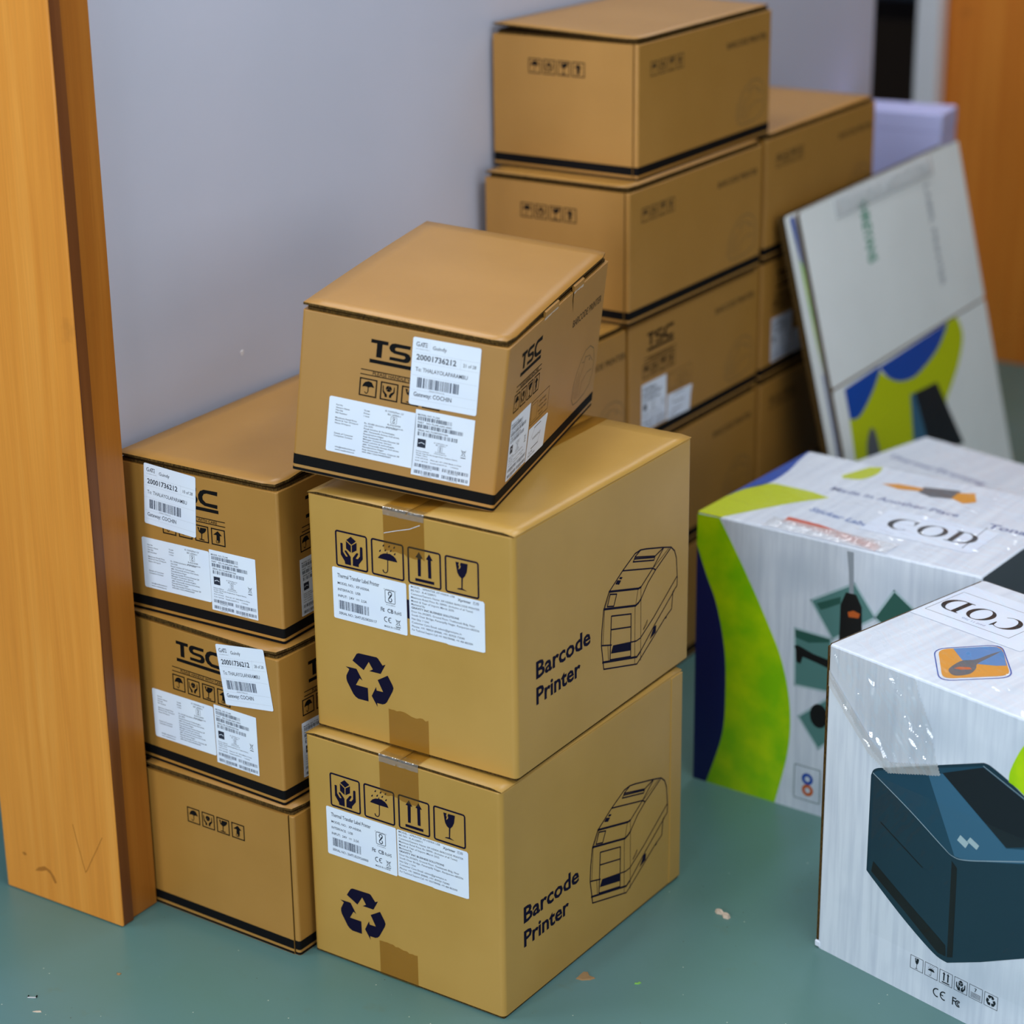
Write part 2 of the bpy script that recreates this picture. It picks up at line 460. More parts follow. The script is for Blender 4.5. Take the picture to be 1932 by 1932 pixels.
# outlines of the printed artwork, millimetres on the face they are printed on
G = {
    'recycle': [[(71.3,121.2),(79.2,133.7),(82.8,135.5),(115.0,136.4),(117.5,135.1),(125.1,125.9),(130.5,128.3),(121.3,111.8),(101.0,111.5),(107.5,115.6),(100.6,125.8),(91.0,110.6)],[(115.5,100.9),(133.7,112.0),(142.0,98.5),(143.4,94.4),(141.6,88.9),(130.7,69.2),(127.4,65.9),(122.9,63.9),(113.0,63.7),(113.7,57.7),(103.8,72.8),(112.1,89.0),(112.9,83.6),(124.6,83.9)],[(58.4,109.1),(77.8,109.7),(88.0,93.4),(83.0,95.9),(75.7,83.6),(97.2,83.7),(97.6,62.5),(79.2,62.3),(74.2,64.5),(70.4,68.1),(60.2,85.0),(58.8,89.8),(59.1,95.0),(64.8,106.0)]],
    'hands': [[(57.9,301.1),(59.6,301.8),(62.1,301.3),(62.0,288.5),(67.1,282.2),(70.0,282.5),(69.7,283.7),(65.1,289.5),(65.5,291.3),(68.1,291.5),(75.5,283.3),(75.7,270.2),(65.2,270.4),(64.7,274.3),(58.0,283.7)],[(92.6,300.8),(94.6,302.2),(96.9,301.3),(96.9,283.6),(89.5,274.4),(89.3,270.3),(78.8,270.5),(79.2,282.7),(85.6,290.7),(87.5,291.7),(89.4,290.5),(87.7,287.4),(84.4,282.4),(88.3,282.5),(92.0,287.3)],[(77.0,314.3),(86.0,308.8),(77.6,302.1),(68.7,307.7)],[(68.0,306.2),(76.6,300.5),(76.1,289.7),(67.9,294.4)],[(78.3,301.2),(86.9,307.0),(86.5,295.2),(77.8,289.8)]],
    'umbrella': [[(123.5,291.8),(128.2,297.4),(133.6,300.3),(139.4,301.6),(139.8,303.7),(141.0,304.0),(140.9,301.6),(145.1,301.8),(151.1,299.7),(154.8,296.8),(157.6,291.5),(141.6,291.3),(141.0,275.4),(139.0,272.0),(136.3,270.8),(132.8,271.4),(131.4,274.1),(131.5,275.8),(132.9,275.7),(133.9,272.9),(136.7,272.2),(139.1,274.3),(139.5,276.4),(140.1,291.3)],[(135.3,315.0),(135.6,312.8),(134.7,311.1),(132.9,310.8),(132.4,311.8)],[(145.1,315.3),(145.4,313.1),(144.4,311.4),(142.6,311.1),(142.1,312.1)],[(153.9,315.5),(154.2,313.2),(153.3,311.6),(151.5,311.2),(151.0,312.3)],[(129.0,305.8),(129.3,303.6),(128.3,301.9),(126.6,301.5),(126.1,302.6)],[(138.5,308.4),(138.8,306.2),(137.8,304.5),(136.1,304.1),(135.6,305.2)],[(147.9,309.3),(148.2,307.1),(147.2,305.4),(145.4,305.1),(144.9,306.1)],[(154.6,305.7),(154.8,303.5),(153.9,301.8),(152.1,301.5),(151.6,302.5)]],
    'arrows': [[(188.6,306.0),(194.9,315.1),(200.9,306.2),(197.9,305.9),(197.2,278.8),(192.2,278.4),(192.3,305.8)],[(206.5,306.4),(212.1,315.1),(218.0,306.1),(215.0,306.0),(215.0,278.9),(209.8,278.8),(209.5,306.0)],[(187.6,274.8),(219.7,275.0),(219.6,270.7),(187.4,270.5)]],
    'glass': [[(256.5,313.4),(262.3,313.5),(261.1,308.8),(262.6,308.2),(261.0,302.6),(263.9,304.9),(265.1,308.4),(263.7,309.4),(264.9,313.5),(276.9,313.7),(275.1,301.4),(272.1,294.9),(268.3,290.8),(267.4,275.6),(274.9,272.9),(265.7,273.2),(258.0,272.9),(259.9,274.7),(265.4,275.7),(265.8,290.6),(262.2,292.8),(259.0,298.0)]],
    'pl_thick': [[(229.9,122.7),(231.5,147.5),(236.4,177.5),(251.5,200.1),(290.4,220.0),(326.5,234.9),(342.3,235.3),(358.2,231.8),(408.6,217.4),(436.2,208.6),(447.5,199.0),(453.4,185.4),(457.3,150.9),(456.5,138.4),(443.7,132.2),(440.6,105.7),(418.6,97.0),(350.3,60.8),(334.4,53.2),(236.8,82.2),(235.1,93.3),(229.9,122.7)],[(290.4,220.0),(380.2,193.4),(389.3,187.5)],[(345.0,175.0),(380.2,193.0),(412.3,214.7)],[(345.3,155.5),(366.3,174.8),(389.3,187.9),(434.4,207.3)],[(320.8,223.7),(383.6,205.2),(387.1,210.7),(326.6,229.2),(321.5,223.5)],[(324.9,227.0),(385.3,209.2)],[(326.6,229.8),(342.3,234.7)],[(387.1,210.7),(410.4,215.3)],[(246.5,178.5),(265.2,172.7),(273.6,188.9),(254.9,195.1),(246.5,178.5)],[(258.5,159.2),(316.2,142.0),(315.7,73.0),(254.8,90.5),(258.5,159.2)],[(256.9,138.1),(315.1,121.4)],[(229.9,122.7),(258.8,112.8)],[(316.1,96.0),(332.0,92.0),(344.5,92.2),(385.4,112.0),(457.2,154.8)],[(344.8,69.7),(389.3,98.9),(448.1,133.5)]],
    'pl_heavy': [[(236.4,177.9),(329.4,150.6),(338.2,152.2),(345.3,155.5)],[(251.5,200.4),(337.9,175.2),(345.0,175.0)],[(233.4,94.4),(334.2,65.0),(344.8,69.7)]],
    'pl_thin': [[(383.8,193.7),(428.8,209.1)],[(327.7,150.3),(327.9,55.7)],[(345.3,155.5),(345.8,54.7)],[(238.8,176.6),(234.3,121.1)],[(336.2,174.0),(329.4,150.6)],[(345.0,174.7),(345.3,155.5)],[(248.5,115.7),(250.4,91.3)],[(239.8,178.1),(254.2,198.2)],[(353.2,103.5),(365.6,114.4),(363.9,108.2),(353.2,102.5)]],
    'pl_fill': [[(280.2,211.4),(283.6,212.7),(290.5,209.7),(287.1,207.7),(282.6,209.3)],[(269.0,206.0),(275.1,210.4),(286.1,206.2),(280.3,201.5)],[(263.9,110.5),(316.1,97.0),(315.6,82.7),(257.1,99.7)],[(373.4,79.4),(385.7,96.3),(393.0,95.6),(391.4,84.4)],[(418.7,96.0),(426.0,98.8),(424.2,95.9)]],
    'T': [[(103.1,213.8),(128.1,213.9),(128.2,208.7),(119.9,208.5),(119.5,189.0),(111.6,188.9),(111.9,208.6),(103.0,208.6)]],
    'S': [[(160.7,213.6),(160.2,208.5),(141.4,208.3),(138.9,207.5),(137.9,205.4),(139.5,203.5),(154.6,203.0),(159.2,201.4),(161.8,197.4),(161.7,194.3),(159.5,190.3),(155.2,188.7),(131.1,188.9),(131.4,193.5),(151.2,193.5),(153.7,194.9),(154.0,196.9),(152.4,198.1),(137.6,199.0),(132.3,201.2),(129.8,205.1),(130.4,209.3),(133.3,212.4),(137.7,213.6)]],
    'C': [[(190.4,219.6),(189.9,213.1),(172.2,213.8),(167.5,212.2),(164.9,207.8),(165.3,203.2),(170.1,198.9),(189.4,198.9),(188.9,192.9),(167.7,193.8),(160.8,197.2),(157.6,202.7),(157.7,209.6),(161.2,215.7),(167.5,219.0)]],
    'u_umb': [[(94.8,143.0),(96.1,146.8),(99.0,150.6),(104.1,152.5),(108.7,151.2),(112.8,144.0),(107.9,144.6),(104.5,143.3),(104.6,137.5),(102.9,134.0),(101.0,133.6),(99.0,135.1),(98.8,136.7),(99.8,136.9),(100.2,135.4),(102.2,134.8),(103.3,137.3),(103.2,143.7),(99.2,144.2)]],
    'u_hand': [[(124.9,150.6),(126.2,150.9),(126.8,143.3),(131.7,138.5),(132.1,134.4),(128.8,134.4),(128.2,137.8),(125.3,141.7)],[(141.4,150.7),(142.6,151.0),(142.7,142.6),(138.6,137.3),(138.2,134.4),(135.0,134.7),(135.0,137.9),(137.3,141.6),(140.7,143.5)]],
    'u_glass': [[(147.9,156.0),(151.5,155.8),(151.0,152.3),(152.1,150.7),(153.5,155.8),(164.8,156.2),(164.1,152.5),(161.2,149.0),(156.7,146.4),(155.8,138.0),(160.4,137.7),(160.0,136.1),(150.2,136.5),(150.6,137.9),(154.2,138.1),(154.8,146.0),(150.4,148.7)]],
    'u_up': [[(186.3,156.2),(193.9,149.5),(189.8,149.1),(189.8,141.3),(183.2,141.4),(183.7,149.3),(177.6,149.4)]],
}


# ---------------------------------------------------------------- icon artwork
FONT_B = .022


def sq_frame(i): i.frame(0, 0, 26, 26.4, 1.9)


def d_umb(i): sq_frame(i); i.put(P_('u_umb'), -90.7, -129.8)


def d_hand(i):
    sq_frame(i); i.put(P_('u_hand'), -121.7, -129.8)
    for a0 in (95, 215, 335): i.arc(12.3, 17.3, 4.4, 4.3, a0, a0 + 110, 8)


def d_glass(i): sq_frame(i); i.put(P_('u_glass'), 10 - 152.7, -3.5 - 129.8)


def d_up(i): sq_frame(i); i.put(P_('u_up'), 10 - 183.7, -3.5 - 129.8); i.text('UP', 8.4, 3.6, 4.2, 8, .03)


def P_(k):
    i = Ink()
    for p in G[k]: i.poly(p)
    return i


SMALL = [('s_umb', d_umb), ('s_hand', d_hand), ('s_glass', d_glass), ('s_up', d_up)]


def small_icons(par, fk, W, L, H, u, v, mat='ink', off=.25, pitch=31., kx=1.):
    for n, (k, fn) in enumerate(SMALL):
        o = link('handling_symbol', art(k + mat, 'handling_symbol', mat, fn), par, None, face(fk, W, L, H, u + n * pitch * kx, v, off))
        o.scale = (kx, 1, 1)


def big_icon(k):
    x0 = {'hands': 49, 'umbrella': 112.2, 'arrows': 175.1, 'glass': 238.4}[k]
    def fn(i):
        i.frame(0, 0, 56.8, 55.5, 2.7, 4.4)
        for p in G[k]: i.poly([(a - x0, b - 264.8) for a, b in p])
    return fn


def d_logo(i):
    for k in 'TS': i.put(P_(k))
    c = P_('C'); i.add([(163.2 + (a - 157.6) * 1.122, b - 5.4) for a, b in c.v], c.f)
    i.rect(102.6, 179.8, 200, 185.2)


def d_care(i):
    i.rect(91.3, 167.6, 211, 169); i.rect(91, 160.6, 211, 162)
    i.text('PLEASE HANDLE WITH CARE', 109, 162.6, 4.4, 87, .01)


def d_outline(i):
    for k, w_ in (('pl_thick', 2.2), ('pl_heavy', 3.4), ('pl_thin', 1.)):
        for p in G[k]: i.line(p, w_)
    for p in G['pl_fill']: i.poly(p)


def d_smallprn(i):
    """faint rounded outline of a small device"""
    i.line(SP, 1.8, True)
    for q in ([(9, 13), (10, 38)], [(17, 10), (19, 45)], [(25, 8), (28, 50)], [(33, 8), (36, 40), (52, 52), (60, 66)], [(44, 6), (50, 28), (78, 36), (104, 34)], [(60, 66), (84, 62), (104, 48)], [(40, 62), (52, 60), (58, 68)]): i.line(q, 1.3)
    i.ell(84, 56, 3, 2.4, 10)


SP = [(0, 14), (3, 38), (14, 52), (34, 68), (56, 78), (82, 78), (104, 68), (113, 50), (113, 26), (102, 10), (74, 2), (36, 0), (12, 2)]


# ---------------------------------------------------------------- stickers
def t_gate(num):
    def fn(i):
        i.text('G', 5, 84.5, 6.2, 5, .01); i.poly([(10.6, 84.5), (12.9, 90.7), (15.2, 84.5), (14, 84.5), (12.9, 88), (11.8, 84.5)])
        i.rect(13.9, 89.6, 18.2, 90.7); i.rect(15.6, 84.5, 16.7, 90)
        for y in (84.5, 87, 89.7): i.rect(18.2, y, 21.4, y + 1)
        i.text('GATI EXPRESS & SUPPLY', 5, 80.4, 1.1, 19)
        i.text('Guindy', 29, 83.2, 5, 20, .008)
        i.text('20001736212', 6.5, 65.6, 7.6, 57.5, .022)
        i.text(num, 74, 66.4, 4.6, 18.5, .006)
        i.text('To: THALAYOLAPARAMBU', 6.5, 49.2, 5.6, 75, .006)
        i.text('20001736212', 28, 22.6, 1.6, 22)
        i.text('Gateway: COCHIN', 6, 13, 6, 55, .012)
    return fn


def t_gate_bars(i): i.bars(10, 26, 70, 40.5, 5, 30)


def t_gate_rules(i):
    for y in (76, 62, 43, 22, 8.5): i.rect(2, y - .15, 96, y + .15)
    i.rect(70, 62, 70.3, 77)
    i.rect(25, 78, 25.2, 93)


def bis(i, x, y, w_):
    """standard mark: square with a looped figure"""
    h = w_ * 1.12
    i.frame(x, y, x + w_, y + h, w_ * .05, w_ * .12)
    c = x + w_ / 2
    r = w_ * .2
    i.arc(c, y + h * .73, r, r * .4, -60, 240); i.arc(c, y + h * .27, r, r * .4, 120, 420)
    i.line([(c - r * .7, y + h * .33), (c + r * .7, y + h * .62)], r * .4); i.line([(c - r * .55, y + h * .4), (c + r * .4, y + h * .68)], r * .3)


def bin_mark(i, x, y, w_, h):
    i.line([(x + w_ * .2, y + h * .8), (x + w_ * .3, y + h * .28), (x + w_ * .7, y + h * .28), (x + w_ * .8, y + h * .8)], w_ * .07)
    i.line([(x, y + h), (x + w_, y + h * .25)], w_ * .07); i.line([(x + w_, y + h), (x, y + h * .25)], w_ * .07)
    i.line([(x + w_ * .1, y + h * .84), (x + w_ * .9, y + h * .84)], w_ * .1)
    i.rect(x, y, x + w_, y + h * .1)


def ce(i, x, y, h, t=.17):
    r = h / 2
    i.arc(x + r, y + r, r, h * t, 70, 290); i.arc(x + r * 2.75, y + r, r, h * t, 70, 290); i.rect(x + r * 1.8, y + r - h * t * .45, x + r * 2.6, y + r + h * t * .45)


def fcc(i, x, y, h):
    t = h * .15
    i.rect(x, y, x + t, y + h); i.rect(x, y + h - t, x + h * .55, y + h); i.rect(x, y + h * .48, x + h * .42, y + h * .48 + t)
    i.arc(x + h * .82, y + h * .42, h * .42, t, 50, 310); i.arc(x + h * .86, y + h * .42, h * .22, t * .8, 45, 315)


def t_import(i):
    H = 81.5
    def ln(s, x, top, x1, cap=2.1): i.text(s, x, H - top - cap, cap, x1 - x, .014)
    for s, t, e in (('Part No', 10, 20.5), ('Generic Name', 14, 31), ('Net Qty', 17.8, 21.5), ('BIS Number', 21.7, 27.8), ('Maximum Retail Price', 29, 42.5), ('Month & Year Of Import', 32.7, 45), ('Name Of Import', 36.8, 34), ('Details of Consumer', 52, 39), ('Complaint Contact', 55.7, 38)): ln(s, 10.6, t, e)
    ln('info@retailsolution.in', 13.5, 72, 43.5); ln('www.retailsolution.in', 13.5, 76, 42.5)
    for s, t, e in (('TL240', 10.4, 60.5), ('Printer', 14.4, 61.5), ('1 Unit', 18.4, 60.5)): ln(s, 52, t, e)
    ln('IS 13252(Part 1)/', 83, 4.2, 110, 2.4); ln('IEC 60950-1', 87, 8.6, 106, 2.4)
    bis(i, 92, H - 22.2, 9)
    ln('R-41010799', 88, 23.6, 107, 2.4); ln('www.bis.gov.in', 86, 27.2, 111, 2.2)
    for s, t, e in (('Rs. 20180/-(Inclusive of all taxes)', 28.6, 102), ('JUL-2025', 32.5, 67), ('Retail Solution & Technologies,', 36.6, 100), ('#80, Thiruveedhi Amman Koil street,', 40.6, 107), ('Ramakrishna Nagar', 44.5, 84), ('Raja Annamalai Puram,Chennai 28', 48.5, 107), ('Manager Customer Service', 52.2, 96), ('Retail solution & technologies,', 56, 101), ('#80, Thiruveedhi Amman Koil street,', 60, 108), ('Ramakrishna Nagar', 63.7, 86), ('Raja Annamalai Puram, Chennai 28', 67.6, 109), ('044-24611222,9444050607', 71.4, 97)): ln(s, 54, t, e)


def t_serial(i):
    H = 96.5
    def ln(s, x, top, x1, cap=2.4): i.text(s, x, H - top - cap, cap, x1 - x, .014)
    ln('MODEL NO.:TL240', 3.5, 6, 35); ln('PART   NO.:TL240-A001-000C', 4, 17, 54); ln('SERIAL NO.:TL240725071066', 5, 28.3, 49)
    i.poly([(6, H - 54.5), (18, H - 54.5), (18, H - 42), (6, H - 42)], [[(7.5, H - 48.6), (12, H - 46.6), (16.5, H - 48.4), (16.5, H - 49.4), (12, H - 47.6), (7.5, H - 49.6)]])
    ln('IS 13252(Part 1)/', 30, 43.2, 50, 1.5); ln('IEC 60950-1', 33, 46, 47, 1.5); bis(i, 36.5, H - 55.8, 6.5); ln('R-41010799', 33, 56.4, 47, 1.4); ln('www.bis.gov.in', 31, 58.6, 49, 1.4)
    bin_mark(i, 70, H - 58.4, 7, 12)
    ln('Factory Address:', 5, 59.2, 24, 1.7); ln('No.365, Yuan Shu Bei Dongzhi Road, Tongyuan District,', 5, 62.3, 66, 1.7); ln('Tianjin, China', 5, 65.4, 22, 1.7)
    ln('G.W: 2.53 KGS', 5, 69.4, 23, 1.7); ln('Date: Jul / 07 / 2025 Made in China', 27, 69.4, 72, 1.7)
    ln('N.W: 1.60 KGS', 5, 73.6, 23, 1.7); ln('Rotatable QUANTITY: 01', 27, 73.6, 51, 1.7); ln('1 Unit(s)', 57, 73.6, 68, 1.7)
    for x in (15, 53):
        ln('TL240725071066', x, 84.4, x + 15, 1.1); ln('TL240725071066', x, 94.2, x + 15, 1.1)


SBARS = [(4, 53, 9.6, 5.6, 11, 26), (4, 70, 20.8, 5.6, 12, 36), (5, 63, 32, 5.6, 13, 34), (4, 41, 78.6, 5, 14, 28), (45, 83, 78.9, 5, 15, 28), (4, 41, 88.4, 5, 16, 28), (45, 83, 88.6, 5, 17, 28)]
t_serial_bars = [lambda i, q=q: i.bars(q[0], 96.5 - q[2] - q[3], q[1], 96.5 - q[2], q[4], q[5]) for q in SBARS]


def t_printer(serial):
    def fn(i):
        H = 79.5
        i.text('Thermal Transfer Label Printer', 9, H - 14.6, 5.9, 74, .012)
        i.text('MODEL NO.:  XP-H500A', 9, H - 25.4, 3.7, 56, .012); i.text('INTERFACE:  USB', 9, H - 35.2, 3.7, 40, .012); i.text('INPUT:  24V', 9, H - 45, 3.7, 28.5, .012)
        i.rect(41.5, H - 42.6, 47, H - 42.1); i.rect(41.5, H - 44.2, 47, H - 43.7); i.text('2.5A', 50, H - 45, 3.7, 10, .012)
        i.text('SERIAL NO.: ' + serial, 9.5, H - 72, 3.8, 67, .012)
        i.text('IS 13252 (Part 1)', 91, H - 16.4, 1.7, 21)
        bis(i, 92.5, H - 36.2, 18)
        i.text('R-41238971', 95, H - 39.8, 1.9, 15)
        fcc(i, 84.5, H - 51, 6.3); i.text('CB', 96, H - 51, 6, 10.5, .02); i.text('RoHS', 108.5, H - 51, 5, 12, .012)
        ce(i, 89.5, H - 66.4, 8.4, .14); bin_mark(i, 110, H - 70.6, 8.5, 12)
        i.text('MADE IN CHINA', 90, H - 74.2, 2.8, 27.5, .008)
    return fn


def t_printer_bars(i): i.bars(10, 15.8, 63, 29.4, 21, 30)


def t_seller(i):
    H = 77
    rows = [('MODEL : XPRINTER XP-H500A USB', 1.4, 78), ('BIS NO : R-41238971', 6.7, 46), ('Common/Generic Name: XP-H500A BARCODE PRINTER', 12, 119), ('Maximum Retail Price: Rs 18999/- (Inclusive of all Taxes)', 17.3, 108), ('Month & Year of Import: March 2025', 22.7, 76), ('Marketed By', 27.8, 27), (None, 0, 0), ('Door No.39/5875, Ground Floor, Thekkanath Bldg, Near', 38.7, 111), ('South Over Bridge, Panampilly Nagar, Ravipuram-682036', 44.1, 118), ('Net Qty: 1 Unit', 49.8, 33), ('Customer Care Email: admin@gravityinc.in', 55.3, 88), ('Phone: +91 98959 89840, +91 85920 73040', 61.2, 93), ('For Technical Support Call: +91 9037789988, +91 484 4855000', 66.6, 107)]
    for s, t, e in rows:
        if s: i.text(s, 3.5, H - t - 3, 2.9, e - 3.5, .006)
    i.text('GRAVITY INC BUSINESS SOLUTIONS', 3.5, H - 36, 2.9, 81, .025)
    i.text('Xprinter', 83, H - 7.6, 3.8, 22, .02); i.text('芯烨', 108, H - 7.4, 3.6, 10.5, .0)


def t_energy(i):
    i.frame(0, 0, 89, 36, .9); i.frame(4, 4, 32, 31, .6)
    i.text('CERTIFIED', 40, 24, 3, 34); i.text('THERMAL LABEL', 38, 17, 3, 42); i.text('BARCODE PRINT', 38, 10, 3, 42); i.text('MODEL', 44, 3.5, 3, 20)


def t_battery(i):
    i.line([(30, 44), (62, 44)], 1.3); i.line([(22, 14), (56, 14)], 1.3)
    i.line([(16, 30), (34, 44)], .5); i.line([(66, 30), (54, 14)], .5)
    i.text('WARNING', 24, 26, 4, 40); i.text('TL240', 12, 8, 3, 18); i.text('MADE IN CHINA', 10, 3, 3, 34)


def sticker(par, M, key, w_, h, fn, bars=None, rules=None, r=2.5, cut=None, name='sticker'):
    o = link(name, sticker_mesh('st' + key.split('|')[0], w_, h, r, cut), par, None, M)
    sub('lettering', art('tx' + key, 'lettering', 'text', fn), o)['kind'] = 'stuff'
    for n, q in enumerate(bars if isinstance(bars, list) else [bars] if bars else []): sub('barcode', art('br%s%d' % (key.split('|')[0], n), 'barcode', 'bar', q), o)['kind'] = 'stuff'
    if rules: sub('ruled_lines', art('ru' + key.split('|')[0], 'ruled_lines', 'rule', rules), o, .28)
    return o


# ---------------------------------------------------------------- the setting
def quadbox(name, mat, a, b, bev=0.): return struct(add_box(name, None, mat, a, b, bev))


quadbox('floor', 'floor', (-3.2, -4.2, -.1), (4.4, 5.8, 0))
quadbox('ceiling', 'ceil', (-3.2, -4.2, 2.8), (4.4, 5.8, 2.9))
wl = struct(add_box('wall_left', None, 'wall', (-.14, .262, 0), (-.008, 3.0, 2.8)), 'pale grey painted partition wall behind the box stacks')
quadbox('wall_back', 'dark', (-3.2, 5.6, 0), (4.4, 5.8, 2.8))
quadbox('wall_right', 'wall_far', (4.2, -4.2, 0), (4.4, 5.6, 2.8))
quadbox('wall_front', 'wall_far', (-3.2, -4.2, 0), (4.2, -4.0, 2.8))
quadbox('wall_outer', 'wall_far', (-3.2, -4.0, 0), (-3.0, 5.6, 2.8))
quadbox('trim_3', 'darkwood', (-1.6, 5.1, 0), (-.1, 5.6, .72))

# chipped paint on the wall
for (yy, zz, rr) in ((.302, 1.062, .006), (.6107, .8138, .004)):
    P = [(rr * (1 + .3 * math.sin(3 * t)) * math.cos(t), rr * 1.3 * math.sin(t)) for t in [2 * math.pi * k / 9 for k in range(9)]]
    v = [(0, a, b) for a, b in P] + [(.0006, a * .7, b * .7) for a, b in P]
    f = [(k, (k + 1) % 9, 9 + (k + 1) % 9, 9 + k) for k in range(9)] + [tuple(range(9, 18))]
    o = link('paint_chip', mesh('paint_chip', v, f), wl, 'white_paint'); o.location = (-.008, yy, zz)

# wooden end post of the partition: front board, side board, stop
t1 = bpy.data.objects.new('trim_1', None); COL.objects.link(t1); t1.location = (0, .173, 0)
struct(t1, 'honey coloured wooden post at the left end of the wall')


def board(name, par, mat, a, b, seed, wob=.0008, n=28, bev=.0015):
    """upright board with slightly uneven edges"""
    rnd = random.Random(seed)
    x0, y0, z0 = a; x1, y1, z1 = b
    v = []; f = []
    for k in range(n + 1):
        z = z0 + (z1 - z0) * k / n
        j = [rnd.uniform(-wob, wob) for _ in range(2)]
        P = [(x0 + bev, y0), (x1 - bev, y0), (x1 + j[0], y0 + bev), (x1 + j[0], y1 - bev), (x1 - bev, y1), (x0 + bev, y1), (x0 + j[1], y1 - bev), (x0 + j[1], y0 + bev)]
        v += [(p, q, z) for p, q in P]
    for k in range(n):
        for i in range(8):
            j = (i + 1) % 8; f.append((k * 8 + i, k * 8 + j, k * 8 + 8 + j, k * 8 + 8 + i))
    f += [tuple(range(7, -1, -1)), tuple(range(n * 8, n * 8 + 8))]
    return link(name, mesh(name, v, f), par, mat)


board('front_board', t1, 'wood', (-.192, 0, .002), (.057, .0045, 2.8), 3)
fb = bpy.data.objects['front_board']
SC1 = [(-33, 156), (-27, 128), (-19, 96), (-14, 77), (-10, 82), (2, 104), (16, 128), (28, 150)]
SC2 = [(-126, 47), (-112, 50), (-100, 55), (-92, 50), (-88, 42), (-84, 36), (-80, 38), (-84, 48), (-92, 57), (-104, 61), (-118, 55)]
SC3 = [(-152, 72), (-146, 75), (-141, 71), (-147, 68)]
scuff = art('scuff', 'scuff_mark', 'scuff', lambda i: (i.line(SC1, 1.2), i.poly(SC2), i.poly(SC3)))
link('scuff_mark', scuff, fb, None, Matrix.Translation((0, -.0002, 0)) @ face('f', off=0))
board('board_edge', t1, 'wood3', (-.190, .0045, .001), (.0562, .027, 2.8), 4, .0006)
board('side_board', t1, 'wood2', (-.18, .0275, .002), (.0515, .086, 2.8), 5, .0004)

# doorway behind: white frame post and the brown door beyond
struct(add_box('trim_2', None, 'white_paint', (-.2, 3.7, 0), (-.135, 3.76, 2.8), .003), 'white door frame post in the far doorway')
d1 = bpy.data.objects.new('door_1', None); COL.objects.link(d1); d1.location = (-.135, 3.762, 0)
struct(d1, 'orange brown wooden door standing in the background')
add_box('door_panel', d1, 'door', (-.03, .018, 0), (1.1, .058, 2.3), .002)


# ---------------------------------------------------------------- boxes with a black base band
def lid_mesh(W, L, H, th, lift, nx=12, ny=16, rc=.016):
    """slab lid; lift(u, v) raises it, u and v run 0..1"""
    x0, x1, y0, y1 = .0005, W - .0015, -.0008, L - .001
    v = []; f = []
    for s in (0, 1):
        for j in range(ny + 1):
            for i in range(nx + 1):
                x = x0 + (x1 - x0) * i / nx; y = y0 + (y1 - y0) * j / ny
                for cx, cy, sx, sy in ((x1 - rc, y0 + rc, 1, -1), (x1 - rc, y1 - rc, 1, 1)):
                    dx, dy = (x - cx) * sx, (y - cy) * sy
                    if dx > 0 and dy > 0:
                        m_ = max(dx, dy); d = math.hypot(dx, dy)
                        x = cx + sx * dx * m_ / d; y = cy + sy * dy * m_ / d
                v.append((x, y, H - th + s * th + lift(i / nx, j / ny)))
    n = (nx + 1) * (ny + 1); q = nx + 1
    for s in (0, 1):
        for j in range(ny):
            for i in range(nx):
                a = s * n + j * q + i; c = (a, a + 1, a + q + 1, a + q)
                f.append(c if s else c[::-1])
    nt = len(f)
    B = [i for i in range(nx + 1)] + [j * q + nx for j in range(1, ny + 1)] + [ny * q + i for i in range(nx - 1, -1, -1)] + [j * q for j in range(ny - 1, 0, -1)]
    for a, b in zip(B, B[1:] + B[:1]): f.append((a, b, n + b, n + a))
    m = mesh('lid', v, f)
    m.materials.append(MT['kraft']); m.materials.append(MT['kraft_edge'])
    for k, p in enumerate(m.polygons):
        if k >= nt: p.material_index = 1
        else: p.use_smooth = True
    return m


def band_mesh(W, L, z0, z1):
    e = .0002
    P = rrect(-e, -e, W + e, L + e, .004, 4); n = len(P)
    v = [(x, y, z) for z in (z0, z1) for x, y in P]
    return mesh('base_band', v, [(i, (i + 1) % n, n + (i + 1) % n, n + i) for i in range(n)])


BW, BL, BH = .300, .5044, .2475


